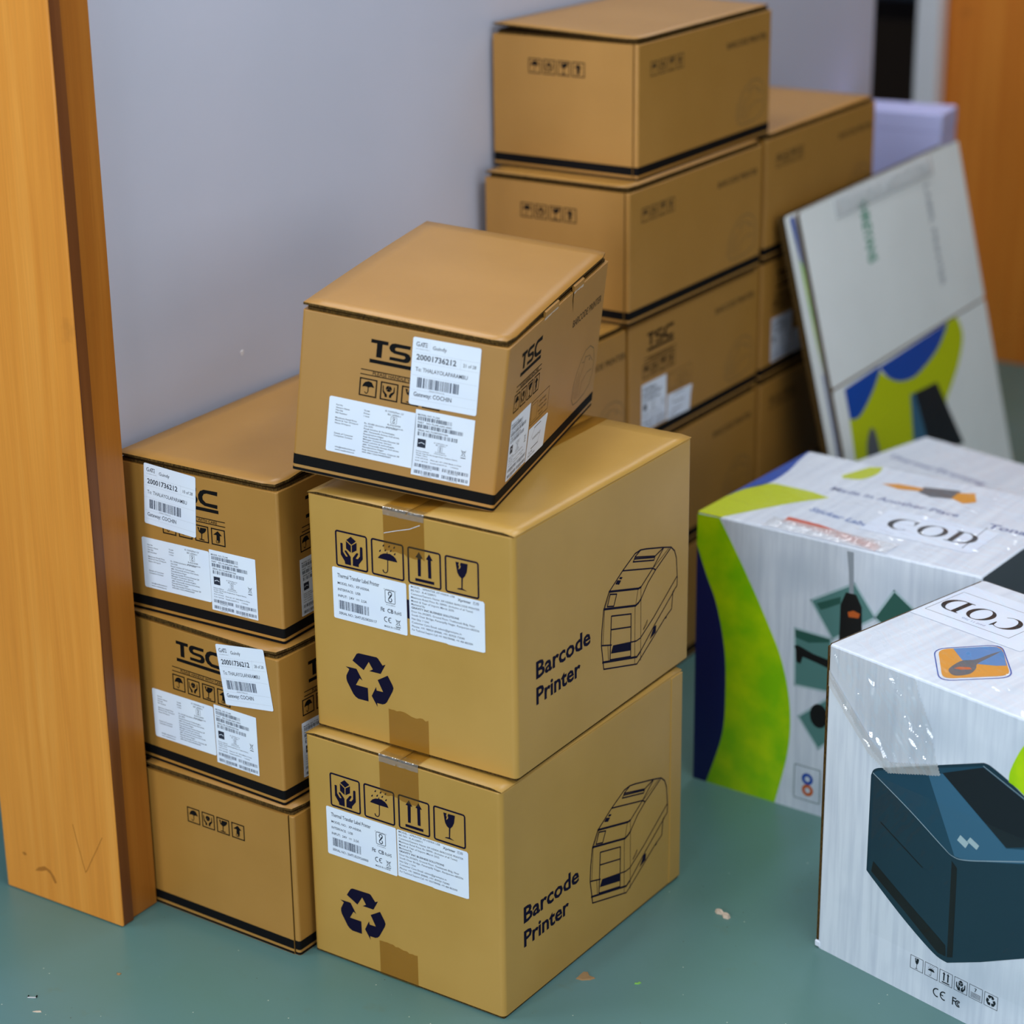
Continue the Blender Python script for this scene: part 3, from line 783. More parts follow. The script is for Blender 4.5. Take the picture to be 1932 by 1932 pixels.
def banded_box(label, loc, rz, kind, gate=None, lift=None, seam=False, W=BW, L=BL, H=BH, tabs=False, icons=None, group=None, mat='kraft', front=True):
    t = thing('banded_box', label, 'box', loc, rz, group)
    v, f = prism_geo(rrect(0, 0, W, L, .004, 4), 0, H - .0105, .0015)
    link('box_body', mesh('box_body', v, f), t, mat)
    v, f = prism_geo(rrect(.004, .004, W - .004, L - .004, .006, 3), H - .0115, H - .0068)
    link('inner_flap', mesh('inner_flap', v, f), t, 'kraft_edge')
    v, f = prism_geo(rrect(.006, .006, W - .006, L - .006, .006, 3), H - .0065, H - .0034)
    link('dust_flap', mesh('dust_flap', v, f), t, 'kraft_dark')
    link('lid', lid_mesh(W, L, H, .0034, lift or (lambda u, v: 0)), t)
    link('base_band', band_mesh(W, L, .0092, .0245), t, 'ink')
    link('base_band', band_mesh(W, L, .0006, .0048), t, 'ink')
    if seam:   # the front panel overlaps and ends short of the corner
        v, f = prism_geo([(0, -.0016), (W - .010, -.0016), (W - .010, 0), (0, 0)], 0, H - .0105)
        link('front_panel', mesh('front_panel', v, f), t, mat)
        w10 = round(W * 1000 - 10, 2)
        link('base_band', art('sb%s' % w10, 'base_band', 'ink', lambda i: (i.rect(0, 9.2, w10, 24.5), i.rect(0, .6, w10, 4.8))), t, None, face('f', off=1.8))
        link('panel_seam', art('seam%s' % w10, 'panel_seam', 'kraft_dark', lambda i: i.rect(w10, 1, w10 + 1.6, H * 1000 - 9)), t, None, face('f', off=.3))
    fo = 1.9 if seam else .25
    if kind == 'logo':
        if front:
            dx, dy = (0, 0) if tabs else (-10, 4.5)
            link('printed_logo', art('logo', 'printed_logo', 'ink', d_logo), t, None, face('f', u=dx, v=dy))
            link('printed_wording', art('care', 'printed_wording', 'ink', d_care), t, None, face('f', u=dx, v=dy))
            small_icons(t, 'f', W, L, H, 90.7 + dx, 129.8 + dy)
        sx, sy = -37.4, -2.2
        link('printed_logo', art('logo', 'printed_logo', 'ink', d_logo), t, None, face('s', W, u=sx, v=sy))
        link('printed_wording', art('care', 'printed_wording', 'ink', d_care), t, None, face('s', W, u=sx, v=sy))
        small_icons(t, 's', W, L, H, 48.5, 128.6)
        link('side_panel', art('energy', 'side_panel', 'soft', t_energy), t, None, face('s', W, u=142, v=80))
        s = sticker(t, face('s', W, u=45, v=28.5, off=.4), 'serial', 86, 96.5, t_serial, t_serial_bars, r=.8, name='serial_sticker'); s.scale = (1.06, .93, 1)
        sticker(t, face('s', W, u=139, v=26, off=.4), 'battery', 92, 48, t_battery, cut=[(0, 0), (88, -2), (92, 30), (97, 45), (94, 47), (3, 49)], name='caution_sticker')
    else:
        u0, v0 = icons or (76, 173)
        if front: small_icons(t, 'f', W, L, H, u0, v0, off=fo, pitch=30.3)
        small_icons(t, 's', W, L, H, 42, 177, 'soft', kx=1.0)
    link('printed_wording', art('bp', 'printed_wording', 'ink' if tabs else 'soft', lambda i: i.text('BARCODE PRINTER', 0, 0, 11, 158, .02)), t, None, face('s', W, u=326, v=177 if tabs else 186))
    link('printed_outline', art('sprn', 'printed_outline', 'faint', d_smallprn), t, None, face('s', W, u=369, v=36))
    return t


def stickers_front(t, gate):
    """the three paper stickers of a logo box; positions are per box"""
    (gu, gv, ga, num), (iu, iv, ia), (su, sv, sa) = gate
    sticker(t, face('f', u=iu, v=iv, off=.4, rot=ia), 'import', 129, 81.5, t_import, r=3, name='import_sticker')
    sticker(t, face('f', u=su, v=sv, off=.4, rot=sa), 'serial', 86, 96.5, t_serial, t_serial_bars, r=.8, name='serial_sticker')
    sticker(t, face('f', u=gu, v=gv, off=.75, rot=ga), 'gate|' + num, 98, 97, t_gate(num), t_gate_bars, t_gate_rules, r=3, name='shipping_sticker')


GRP = 'brown boxes with a black base band'
# left stack, beside the post
banded_box('brown box with black base band on the floor right beside the wooden post', (.0441, .2637, 0), -.0300, 'plain', icons=(84.8, 168), seam=True, group=GRP)
t = banded_box('brown banded box with tilted shipping sticker, middle of the stack beside the post', (.0249, .2776, BH + .0006), -.0566, 'logo', group=GRP)
stickers_front(t, ((191, 138, 8.6, '28 of 28'), (35.5, 43, .8), (165.6, 35, .5)))


t = banded_box('brown banded box with shipping sticker at left, top of the stack beside the post', (.0135, .2847, 2 * BH + .0012), .026, 'logo', lift=lambda u, v: .0025 * (1 - u) + .022 * max(0, u - .3) / .7 * min(1, max(0, v - .04) * 2.5), group=GRP)
stickers_front(t, ((46.8, 145.2, -3.9, '10 of 28'), (38.2, 39.8, 0), (167.6, 29, 0)))

# tilted box on top of the taped cartons
t = banded_box('', (.3501, .2844, .7792), .2717, 'logo', tabs=True, lift=lambda u, v: .002 * math.sin(math.pi * v) - .002 * u * (1 - v) + .003 * u * v, group=GRP)
t['label'] = 'tilted brown box with tucked lid tabs, lying askew on top of the two taped cartons'
t.rotation_euler = (0, 0, 0)
t.matrix_basis = Matrix.Translation((.3501, .2844, .7792)) @ Matrix.Rotation(.2717, 4, 'Z') @ Matrix.Rotation(.117, 4, 'Y')
stickers_front(t, ((164.6, 132, .9, '21 of 28'), (48.4, 39.2, -.2), (176.4, 30.2, .3)))
for y0, y1 in ((.163, .230), (.309, .362)):
    prof = [(BW - .012, BH - .0005), (BW - .004, BH + .0002), (BW + .0008, BH - .0025), (BW + .0012, BH - .010), (BW - .002, BH - .0105), (BW - .003, BH - .004), (BW - .012, BH - .003)]
    n = len(prof)
    v = [(x, y, z) for y in (y0, y1) for x, z in prof]
    f = [(k, (k + 1) % n, n + (k + 1) % n, n + k) for k in range(n)] + [tuple(range(n)), tuple(range(2 * n - 1, n - 1, -1))]
    link('tuck_tab', mesh('tuck_tab', v, f), t, 'kraft')
    def torn(i, a=y0 * 1000, b=y1 * 1000):
        rnd = random.Random(int(a)); k = 9
        top = [(a + (b - a) * q / k, 236.4) for q in range(k + 1)]
        bot = [(a + (b - a) * q / k, 233.6 + rnd.uniform(-1.2, 1.4)) for q in range(k, -1, -1)]
        i.poly(top + bot)
    link('torn_slot', art('torn%s' % y0, 'torn_slot', 'chip', torn), t, None, face('s', BW, off=.3))
link('lid_slit', art('slit', 'lid_slit', 'kraft_dark', lambda i: i.poly([(307, 237), (312, 237.5), (311, 225), (318, 203), (308, 224)])), t, None, face('s', BW, off=.3))

# box standing in front of the tall stack, behind the taped cartons
FL = .488
names_f = ['hidden brown banded box on the floor under the short stack behind the tilted box', 'hidden brown banded box, second from the floor in the short stack', 'brown banded box topping the short stack between the tilted box and the tall stack']
for k in range(3):
    banded_box(names_f[k], (.008, .802, k * BH), 0, 'plain', L=FL, group=GRP, front=False)

# tall stack against the wall
ey = [1.303, 1.300, 1.300, 1.2806, 1.3357]
ex = [.008, .008, .008, .018, .002]
lab_e = ['brown banded box on the floor at the bottom of the tall five-box stack', 'brown banded box second from the floor in the tall five-box stack', 'brown banded box with logo and two white side stickers, middle of the tall stack', 'brown banded box second from the top of the tall stack', 'brown banded box on the very top of the tall stack against the wall']


def lift_top(u, v): return .0085 * max(0, 1 - u * 1.15) * (1 - .5 * v)


for k in range(5):
    kind = 'logo' if k == 2 else 'plain'
    banded_box(lab_e[k], (ex[k], ey[k], k * BH), 0, kind, seam=k > 2, icons=(75.6, 173), lift=lift_top if k == 4 else None, group=GRP, front=k > 2)

# rear stack
lab_g = ['brown banded box on the floor at the bottom of the rear stack', 'brown banded box second from the floor of the rear stack beside the leaning flattened cartons', 'brown banded box with white side stickers in the rear stack, beside the leaning flattened cartons', 'brown banded box on top of the rear stack, right of the tall stack']
for k in range(4):
    banded_box(lab_g[k], (.006 + (k % 2) * .002, 1.822, k * BH), 0, 'logo' if k == 2 else 'plain', L=.500, group=GRP, front=False)


# ---------------------------------------------------------------- taped cartons
def crinkle(name, par, x0, x1, H, amp, seed):
    """crumpled tape over the front top edge"""
    nx, ny = 40, 8; v = []; f = []
    for j in range(ny + 1):
        s = -.011 + .022 * j / ny            # along the wrap: front face below, top behind
        for i in range(nx + 1):
            x = x0 + (x1 - x0) * i / nx
            q = noise.noise(Vector((x * 180, s * 260, seed))) + .6 * noise.noise(Vector((x * 420, s * 400, seed + 5)))
            o = .0009 + amp * max(-.4, q)
            if s < -.002: p = (x, -o, H + s)
            elif s > .002: p = (x, s, H + o)
            else:
                a = (s + .002) / .004 * math.pi / 2
                p = (x, .001 - (o + .001) * math.cos(a), H - .001 + (o + .001) * math.sin(a))
            v.append(p)
    for j in range(ny):
        for i in range(nx):
            a = j * (nx + 1) + i; f.append((a, a + 1, a + nx + 2, a + nx + 1))
    return link(name, mesh(name, v, f, True), par, 'cleartape')


def torn_strip(key, x0, x1, y0, y1, top, seed):
    def fn(i):
        rnd = random.Random(seed); n = 14
        e = [(x0 + (x1 - x0) * k / n, (y1 if top else y0) + rnd.uniform(-1.6, 1.6) - (3 if k > n * .55 else 0)) for k in range(n + 1)]
        if top: i.poly([(x0, y0), (x1, y0)] + e[::-1])
        else: i.poly(e + [(x1, y1), (x0, y1)])
    return art(key, 'packing_tape', 'tape', fn)


def taped_carton(label, loc, rz, W, L, H, serial, ico, l1, l2, tT, tB, side, seed):
    t = thing('taped_carton', label, 'carton', loc, rz, 'printed cartons closed with brown tape')
    v, f = prism_geo(rrect(0, 0, W, L, .008, 6), .0042, H - .0045, .0012)
    # slight bulge of the panels
    link('carton_body', mesh('carton_body', v, f), t, 'kraft2')
    for s in (0, 1):
        x0, x1 = (0.0003, W / 2 - .0008) if s == 0 else (W / 2 + .0008, W - .0003)
        nx, ny = 10, 16; v = []; f = []
        rr = .005
        for z in (0, 1):
            for j in range(ny + 1):
                for i in range(nx + 1):
                    u = i / nx; y = .0012 + (L - .0024) * j / ny
                    x = x0 + (x1 - x0) * u
                    dz = .0012 * noise.noise(Vector((x * 9, y * 7, seed + s))) + .0006 * noise.noise(Vector((x * 60, y * 60, seed)))
                    edge = min(x, W - x)
                    drop = rr - math.sqrt(max(0, rr * rr - (rr - edge) ** 2)) if edge < rr else 0
                    v.append((x, y, (H - .004 + dz * .4) if z == 0 else H + dz - drop * .9))
        n = (nx + 1) * (ny + 1); q = nx + 1
        for z in (0, 1):
            for j in range(ny):
                for i in range(nx):
                    a = z * n + j * q + i; c = (a, a + 1, a + q + 1, a + q); f.append(c if z else c[::-1])
        nt = len(f)
        B = [i for i in range(nx + 1)] + [j * q + nx for j in range(1, ny + 1)] + [ny * q + i for i in range(nx - 1, -1, -1)] + [j * q for j in range(ny - 1, 0, -1)]
        for a, b in zip(B, B[1:] + B[:1]): f.append((a, b, n + b, n + a))
        m = mesh('top_flap', v, f); m.materials.append(MT['kraft2']); m.materials.append(MT['kraft_edge'])
        for k, p in enumerate(m.polygons):
            if k >= nt and abs(p.normal.y) > .7: p.material_index = 1
            p.use_smooth = k < nt
        link('top_flap', m, t)
        add_box('bottom_flap', t, 'kraft_edge', (x0 + .002, .0025, 0), (x1 - .002, L - .0025, .0044))
    dx, dy = ico
    for n, k in enumerate(('hands', 'umbrella', 'arrows', 'glass')):
        link('handling_symbol', art('big' + k, 'handling_symbol', 'navy', big_icon(k)), t, None, face('f', u=49 + n * 63.15 + dx, v=264.8 + dy, off=.25))
    link('recycling_symbol', art('recycle', 'recycling_symbol', 'navy', lambda i: [i.poly(p) for p in G['recycle']]), t, None, face('f', u=dx * .8, v=dy, off=.25))
    link('bar_mark', art('barmark', 'bar_mark', 'navy', lambda i: i.rect(0, 0, 7, 29)), t, None, face('f', u=172 + dx, v=210 + dy, off=.25))
    sticker(t, face('f', u=l1[0], v=l1[1], off=.5), 'printer|' + serial, 130, 79.5, t_printer(serial), t_printer_bars, name='model_sticker')
    sticker(t, face('f', u=l2[0], v=l2[1], off=.5), 'seller', 127.5, 77, t_seller, name='seller_sticker', cut=[(1, 0), (62, .4), (66, -.6), (124, .5), (127.5, 2), (127.5, 74.5), (125, 77), (1.5, 77), (0, 75), (0, 1)])
    k = '%s' % tT[0]
    link('packing_tape', torn_strip('tf' + k, tT[0], tT[1], tT[2], H * 1000 - .5, False, seed), t, None, face('f', off=.42))
    link('packing_tape', art('tt' + k, 'packing_tape', 'tape', lambda i: i.rect(tT[0], 0, tT[1], L * 1000)), t, None, face('t', H=H, off=1.5))
    link('packing_tape', torn_strip('tb' + k, tB[0], tB[1], 1, tB[2], True, seed + 3), t, None, face('f', off=.42))
    crinkle('tape_crease', t, tT[0] / 1000, tT[1] / 1000, H, .0013, seed)
    if rz < 0:   # glued overlap at the rear end of the side panel
        v, f = prism_geo(rrect(W - .001, L - .034, W + .0014, L - .001, .0011, 3), .005, H - .006, .001)
        link('glue_flap', mesh('glue_flap', v, f), t, 'kraft2')
    if side is not None:
        link('printed_wording', art('bcp', 'printed_wording', 'navy', lambda i: (i.text('Barcode', 0, 39.6, 25, 147, .024), i.text('Printer', 0, 0, 25, 119, .024))), t, None, face('s', W, u=52, v=99 + side, off=.25))
        link('printed_outline', art('outl', 'printed_outline', 'navy', d_outline), t, None, face('s', W, v=side, off=.25))
    return t


AW, AL, AH = .353, .4977, .3707
taped_carton('lower taped carton with recycling mark, standing on the teal floor', (.3513, .2816, 0), -.0228, AW, AL, AH, '264TUE259260000', (-4.6, -4.4), (35.6, 178.5), (167, 180.5), (138.5, 209, 308), (127.2, 198, 58), -4, 2)
tb = taped_carton('upper taped carton with recycling mark, carrying the tilted box', (.3565, .3053, AH + .0012), .0026, AW, AL, AH, '264TUE258250117', (0, 0), (41.7, 183), (176.4, 186.3), (134.8, 204.8, 307), (133.4, 203.5, 60), 0, 7)
link('tape_crease', art('tcr', 'tape_crease', 'paper', lambda i: i.line([(136, 332), (160, 340), (180, 346), (198, 355)], .7)), tb, None, face('f', off=.6))


# ---------------------------------------------------------------- white wrapped cartons
def film(name, par, M, x0, x1, y0, y1, amp, mat, seed, step=6., sx=.02, sy=.05, poly=None, ang=0., base=1.2, crease=2.):
    nx, ny = max(4, int((x1 - x0) / step)), max(4, int((y1 - y0) / step)); v = []; f = []
    ca, sa = math.cos(R(ang)), math.sin(R(ang))
    for j in range(ny + 1):
        for i in range(nx + 1):
            x = x0 + (x1 - x0) * i / nx; y = y0 + (y1 - y0) * j / ny
            a, b = x * ca + y * sa, -x * sa + y * ca
            q = abs(noise.noise(Vector((a * sx, b * sy, seed)))) * 1.2 + abs(noise.noise(Vector((a * sx * 2.7, b * sy * 2.7, seed + 9)))) * .7
            patch = max(0, noise.noise(Vector((a * .012, b * .012, seed + 20))) + .25)
            q += crease / amp * patch * abs(noise.noise(Vector((a * .022, b * .10, seed + 3)))) ** .8
            ed = min(1, min(x - x0, x1 - x, y - y0, y1 - y) / 14 + .1)
            v.append((x / 1000, y / 1000, (base + amp * max(0, q) * ed) / 1000))
    def inside(px, py):
        c = False
        for (ax, ay), (bx, by) in zip(poly, poly[1:] + poly[:1]):
            if (ay > py) != (by > py) and px < (bx - ax) * (py - ay) / (by - ay) + ax: c = not c
        return c
    for j in range(ny):
        for i in range(nx):
            a = j * (nx + 1) + i
            if poly:
                cx = x0 + (x1 - x0) * (i + .5) / nx; cy = y0 + (y1 - y0) * (j + .5) / ny
                if not inside(cx, cy): continue
            f.append((a, a + 1, a + nx + 2, a + nx + 1))
    return link(name, mesh(name, v, f, True), par, mat, M)


def bez(*pts, n=14):
    """smooth curve through the points (Catmull-Rom)"""
    P = [pts[0]] + list(pts) + [pts[-1]]; out = []
    for k in range(1, len(P) - 2):
        for s in range(n if k < len(P) - 3 else n + 1):
            t = s / n; a, b, c, d = P[k - 1:k + 3]
            out.append(tuple(.5 * (2 * b[q] + (c[q] - a[q]) * t + (2 * a[q] - 5 * b[q] + 4 * c[q] - d[q]) * t * t + (3 * b[q] - a[q] - 3 * c[q] + d[q]) * t ** 3) for q in (0, 1)))
    return out


def d_cod(i):
    """high-contrast serif capitals C, O, D; 100 units high, 310 wide"""
    def el(cx, cy, rx, ry, a0, a1, n=26): return [(cx + rx * math.cos(R(a0 + (a1 - a0) * k / n)), cy + ry * math.sin(R(a0 + (a1 - a0) * k / n))) for k in range(n + 1)]
    i.poly(el(48, 50, 48, 50, 48, 312) + el(54, 50, 34, 46, 305, 55))
    i.poly([(80, 62), (84, 62), (86, 100), (82, 100), (74, 88)])
    i.poly(el(152, 50, 48, 50, 0, 355), [el(152, 50, 30, 46, 0, 355)])
    i.poly([(212, 0), (250, 0)] + el(252, 50, 50, 50, -88, 88) + [(212, 100), (212, 96), (222, 94), (222, 6), (212, 4)], [[(241, 5)] + el(250, 50, 33, 45, -84, 84) + [(241, 95)]])


def white_carton(name, label, loc, rz, W, L, H, group):
    t = thing(name, label, 'carton', loc, rz, group)
    v, f = prism_geo(rrect(0, 0, W, L, .0045, 5), 0, H, .003)
    m = mesh('carton_body', v, f); m.materials.append(MT['white']); m.materials.append(MT['white_top'])
    for q in m.polygons:
        if q.normal.z > .5: q.material_index = 1
    link('carton_body', m, t)
    return t


WG = 'white printed cartons wrapped in clear film'
KW, KL, KH = .5205, .3603, .5051
K = white_carton('wrapped_carton', 'white carton with a dark device picture, nearest of the film-wrapped cartons at the right', (.9996, .6941, 0), -.2705, KW, KL, KH, WG)
add_box('raw_edge', K, 'kraft_edge', (-.004, .001, .012), (.0008, .007, KH - .004), .0008)
add_box('bent_corner', K, 'paper', (-.0055, -.0015, .001), (.006, .006, .012), .002)
add_box('raw_edge', K, 'kraft_edge', (-.0035, .006, KH - .006), (.001, KL - .004, KH - .0015), .0008)


def pic(par, key, mat, fn, M, name='printed_picture'): return link(name, art(key, name, mat, fn), par, None, M)


F = lambda o: face('f', off=o)
T = lambda o: face('t', H=KH, off=o)
body = [(88, 326)] + [(88, 170)] + bez((97, 163), (160, 120), (217, 88), (243, 83), n=6) + [(300, 110), (450, 190), (452, 330)] + bez((440, 340), (352, 394), (300, 416), (283, 418), n=6) + bez((100, 342), (92, 336), (88, 326), n=4)
pic(K, 'k1', 'p_mid', lambda i: i.poly(body), F(.25))
pic(K, 'k2', 'p_teal', lambda i: i.poly([(93, 332)] + [(100, 338), (283, 413), (352, 390), (446, 333)] + [(372, 296), (300, 270)] + bez((260, 256), (240, 254), (225, 262), n=5)), F(.32))
pic(K, 'k3', 'p_teal2', lambda i: i.poly([(190, 366), (215, 376), (330, 304), (372, 318), (372, 297), (300, 271), (262, 258), (244, 257)]), F(.38))
pic(K, 'k4', 'p_dark', lambda i: i.poly([(215, 377), (283, 411), (352, 388), (420, 350), (360, 318), (330, 305)]), F(.42))
pic(K, 'k5', 'p_line', lambda i: (i.line(bez((92, 331), (160, 298), (222, 264), (240, 256), (262, 258), (320, 280), (446, 330)), 1.5), i.line([(283, 413), (352, 390), (446, 334)], 1.)), F(.46))
for n, q in enumerate(([(247, 284), (262, 277), (267, 287), (252, 294)], [(264, 289), (281, 282), (285, 290), (269, 297)])):
    pic(K, 'k6%d' % n, 'p_pale', lambda i, q=q: i.poly(q), F(.5))
for n, q in enumerate(([(110, 257), (110, 259), (190, 217), (190, 215)], [(242, 92), (252, 96), (250, 240), (240, 248)], [(97, 172), (160, 134), (225, 92), (240, 92), (238, 110), (150, 160), (100, 190)])):
    pic(K, 'k7%d' % n, 'p_black', lambda i, q=q: i.poly(q), F(.5))
pic(K, 'k8', 'green', lambda i: i.poly(bez((372, 500), (345, 465), (328, 425), (326, 405), n=8) + bez((326, 405), (352, 395), (420, 352), (460, 330), n=4) + [(505, 360), (515, 500)]), F(.3), 'printed_swoosh')


def kicon(n, g=None, cx=0, y0=0, k=.36, ky=.4):
    def fn(i):
        i.frame(0, 0, 23.5, 22, .7)
        if g:
            q = Ink()
            for p_ in G[g]: q.poly(p_)
            i.put(q, 11.7 - cx * k, 2 - y0 * ky, k, ky)
        else:
            i.text('7', 9.2, 12.7, 5.6, None, .02)
            for r_ in range(4): i.rect(3, 2.7 + r_ * 2.2, 20.5, 3.5 + r_ * 2.2)
    pic(K, 'kic%d' % n, 'p_dark', fn, face('f', u=177.5 + n * 26.7, v=45.8, off=.3), 'handling_symbol')


kicon(0, 'glass', 266, 272, .36, .43)
kicon(1, 'umbrella', 140.5, 270, .36, .40)
kicon(2, 'arrows', 203.5, 270, .42, .40)
kicon(3, 'hands', 77.5, 270, .42, .40)
kicon(4)
kicon(5, 'recycle', 101, 57, .2, .22)
pic(K, 'kce', 'p_dark', lambda i: ce(i, 221, 19, 14.5, .13), F(.3), 'printed_mark')
pic(K, 'kfcc', 'p_dark', lambda i: fcc(i, 256, 20, 13), F(.3), 'printed_mark')
# sheet of paper with COD on the top, upside down from here
sh = link('paper_sheet', sticker_mesh('codsheet', 202, 148, 1), K, None, face('t', H=KH, u=205, v=325, off=.6, rot=180))
sub('lettering', art('cod', 'lettering', 'ink', lambda i: (lambda g: i.put(g, 52, 56, .46))((lambda q: (d_cod(q), q)[1])(Ink()))), sh)
sub('ruled_frame', art('codf', 'ruled_frame', 'text', lambda i: i.frame(40, 28, 194, 122, .9)), sh)
sub('stamp', art('cods', 'stamp', 'slate', lambda i: i.text('paid 11 750', 92, 109, 5, 42, .0, -4)), sh)
# rounded colour tile
def soft_quad(P, r):
    """quadrilateral with rounded corners"""
    out = []
    for k in range(4):
        a, b, c_ = [Vector(P[(k + d) % 4]) for d in (-1, 0, 1)]
        p0 = b + (a - b).normalized() * r; p1 = b + (c_ - b).normalized() * r
        for q in range(6):
            t = q / 5; out.append(tuple(p0 * (1 - t) ** 2 + b * 2 * t * (1 - t) + p1 * t * t))
    return out


TQ = [(112.5, 95.7), (170.9, 180.2), (252.9, 98.6), (188.6, 12.9)]
TQ2 = [(114.6, 95.7), (171.2, 177.4), (250.2, 98.6), (188.4, 15.8)]
TQ3 = [(119, 99), (174, 175), (245, 101), (187.2, 23)]


def tile_ring(i):
    a, b = soft_quad(TQ, 22), soft_quad(TQ2, 21); n = len(a)
    i.add(a + b, [(k, (k + 1) % n, n + (k + 1) % n, n + k) for k in range(n)])


pic(K, 'kt0', 'blue2', tile_ring, T(.35), 'tile_picture')
pic(K, 'kt1', 'amber', lambda i: i.poly(soft_quad(TQ3, 17)), T(.35), 'tile_picture')
pic(K, 'kt2', 'sky', lambda i: i.poly([(132, 117), (166, 94), (190, 99), (211, 113), (221, 124), (192, 156), (181, 165), (171, 167), (164, 161)]), T(.42), 'tile_picture')
pic(K, 'kt3', 'grey', lambda i: i.poly(bez((185.3, 162), (181, 138), (178, 109), (168, 93), (168.7, 72), (175, 52), (192, 44), (203, 63), (198, 84), (189, 100), (187, 136), (185.3, 162), n=6)), T(.48), 'tile_picture')
pic(K, 'kt4', 'p_orange', lambda i: i.poly([(176, 62), (186, 66), (196, 78), (190, 82), (178, 72)]), T(.54), 'tile_picture')
film('stretch_film', K, F(.6), 1, 230, 345, 503, 5., 'film2', 3, 2.6, .018, .05, poly=[(2, 503), (3, 452), (40, 414), (82, 372), (120, 352), (208, 380), (192, 440), (160, 503)], ang=-52, base=.4, crease=9.)
film('stretch_film', K, F(.7), 95, 518, 72, 330, 1., 'film3', 8, 3., .02, .03, ang=58, crease=6.)
film('film_fold', K, F(.9), 1, 215, 340, 470, 1., 'milky', 17, 1.6, .02, .05, poly=[(3, 466), (3, 440), (40, 402), (82, 360), (120, 342), (212, 372), (206, 388), (160, 372), (122, 360), (86, 382), (44, 424)], ang=-45, base=.5, crease=9.)
film('stretch_film', K, T(.6), 2, 516, 2, 356, 2., 'film', 11, 2.8, .012, .045, ang=-25, crease=4.)

IW, IL, IH = .5205, .3826, .4999
I = white_carton('wrapped_carton', 'white carton with blue and green swooshes, film-wrapped, standing behind the nearest one', (.566, 1.0899, 0), -.0547, IW, IL, IH, WG)
outer = bez((42, 500), (93, 417), (139, 334), (171, 266), (189, 184), (187, 102), (165, 0))
inner = bez((0, 440), (19, 391), (41, 339), (58, 262), (62, 182), (57, 99), (27, 0))
pic(I, 'i1', 'green', lambda i: i.poly(outer + inner[::-1] + [(0, 497), (40, 498)]), F(.3), 'printed_swoosh')
pic(I, 'i2', 'blue', lambda i: i.poly(inner + [(0, 0)]), F(.32), 'printed_swoosh')


def ring(P, w_):
    return lambda i: i.line(P, w_, True)


q1 = [(221, 391), (300, 439), (340, 388), (264, 331)]
q2 = [(193, 334), (262, 332), (266, 235), (196, 231)]
q3 = [(371, 443), (420, 410), (400, 350), (338, 388)]
q4 = [(205, 175), (262, 225), (300, 180), (245, 125)]
for n, q in enumerate((q1, q2, q3, q4)):
    pic(I, 'iq%d' % n, 'p_sea' if n != 2 else 'p_seadk', lambda i, q=q: i.poly(q), F(.3))
    pic(I, 'ir%d' % n, 'p_pale', ring(q, 4), F(.34))
pic(I, 'i50', 'p_black', lambda i: i.poly([(276, 331), (276, 396), (285, 420), (304, 420), (315, 400), (318, 340), (300, 325)]), F(.4))
pic(I, 'i51', 'p_black', lambda i: i.poly([(193, 302), (200, 305), (230, 296), (264, 292), (264, 276), (235, 282), (210, 286), (206, 272), (198, 274), (196, 296)]), F(.4))
pic(I, 'i52', 'p_black', lambda i: i.ell(244, 186, 17, 22), F(.4))
pic(I, 'i60', 'p_seadk', lambda i: i.poly([(232, 388), (276, 410), (276, 398), (252, 384), (240, 378)]), F(.37))
pic(I, 'i61', 'p_seadk', lambda i: i.poly([(194, 332), (258, 330), (258, 324), (220, 314), (195, 318)]), F(.37))
pic(I, 'i7', 'p_orange', lambda i: i.poly([(290, 386), (300, 391), (312, 388), (310, 380), (292, 378)]), F(.45))
pic(I, 'i11', 'tone', lambda i: i.poly([(291, 420), (289, 455), (284, 492), (296, 492), (298, 450), (299, 420)]), F(.36))
pic(I, 'iside', 'darkside', lambda i: i.rect(3, 1, IL * 1000 - 3, IH * 1000 - 2), face('s', IW, off=.3), 'side_panel')  # one even dark grey over the whole right side
pic(I, 'i8', 'p_seadk', lambda i: i.frame(201, 22, 252, 86, 1.2, 3), F(.3), 'printed_mark')
pic(I, 'i9', 'blue2', lambda i: i.arc(227, 63, 11, 6, 0, 360), F(.32), 'printed_mark')
pic(I, 'i10', 'p_orange', lambda i: i.arc(228, 42, 11, 6, 0, 360), F(.32), 'printed_mark')
TI = lambda o: face('t', H=IH, off=o)
pic(I, 'it1', 'yellow', lambda i: i.poly(bez((46, 0), (75, 60), (112, 130), (150, 185), n=6) + bez((110, 195), (60, 196), (28, 190), (6, 140), (0, 90), n=5) + [(0, 0)]), TI(.3), 'printed_swoosh')
pic(I, 'it2', 'blue2', lambda i: i.poly([(0, 92)] + bez((6, 140), (26, 190), (24, 260), (10, 330), (2, 380), n=6) + [(0, 380)]), TI(.3), 'printed_swoosh')
pic(I, 'it3', 'yellow', lambda i: i.poly(bez((120, 287), (150, 300), (160, 340), (152, 377), n=5) + bez((132, 366), (122, 330), (112, 300), n=5)), TI(.3), 'printed_swoosh')
pic(I, 'it4', 'red', lambda i: i.poly([(140, 40), (138, 66), (200, 62), (330, 30), (330, 6), (220, 30)]), TI(.3), 'printed_strip')
pic(I, 'it5', 'slate', lambda i: (i.text('Made in Another Place', 130, 222, 17, 240, .012), i.text('Tona', 430, 205, 20, 70, .02)), TI(.32), 'printed_wording')
pic(I, 'it6', 'dullblue', lambda i: i.text('Sticker Label', 150, 112, 17, 122, .02, -8), TI(.32), 'printed_wording')
pic(I, 'it7', 'amber', lambda i: i.poly([(190, 300), (215, 315), (262, 318), (262, 302), (225, 290)]), TI(.34), 'tile_picture')
pic(I, 'it8', 'amber', lambda i: i.poly([(320, 330), (345, 345), (366, 305), (350, 286), (322, 300)]), TI(.34), 'tile_picture')
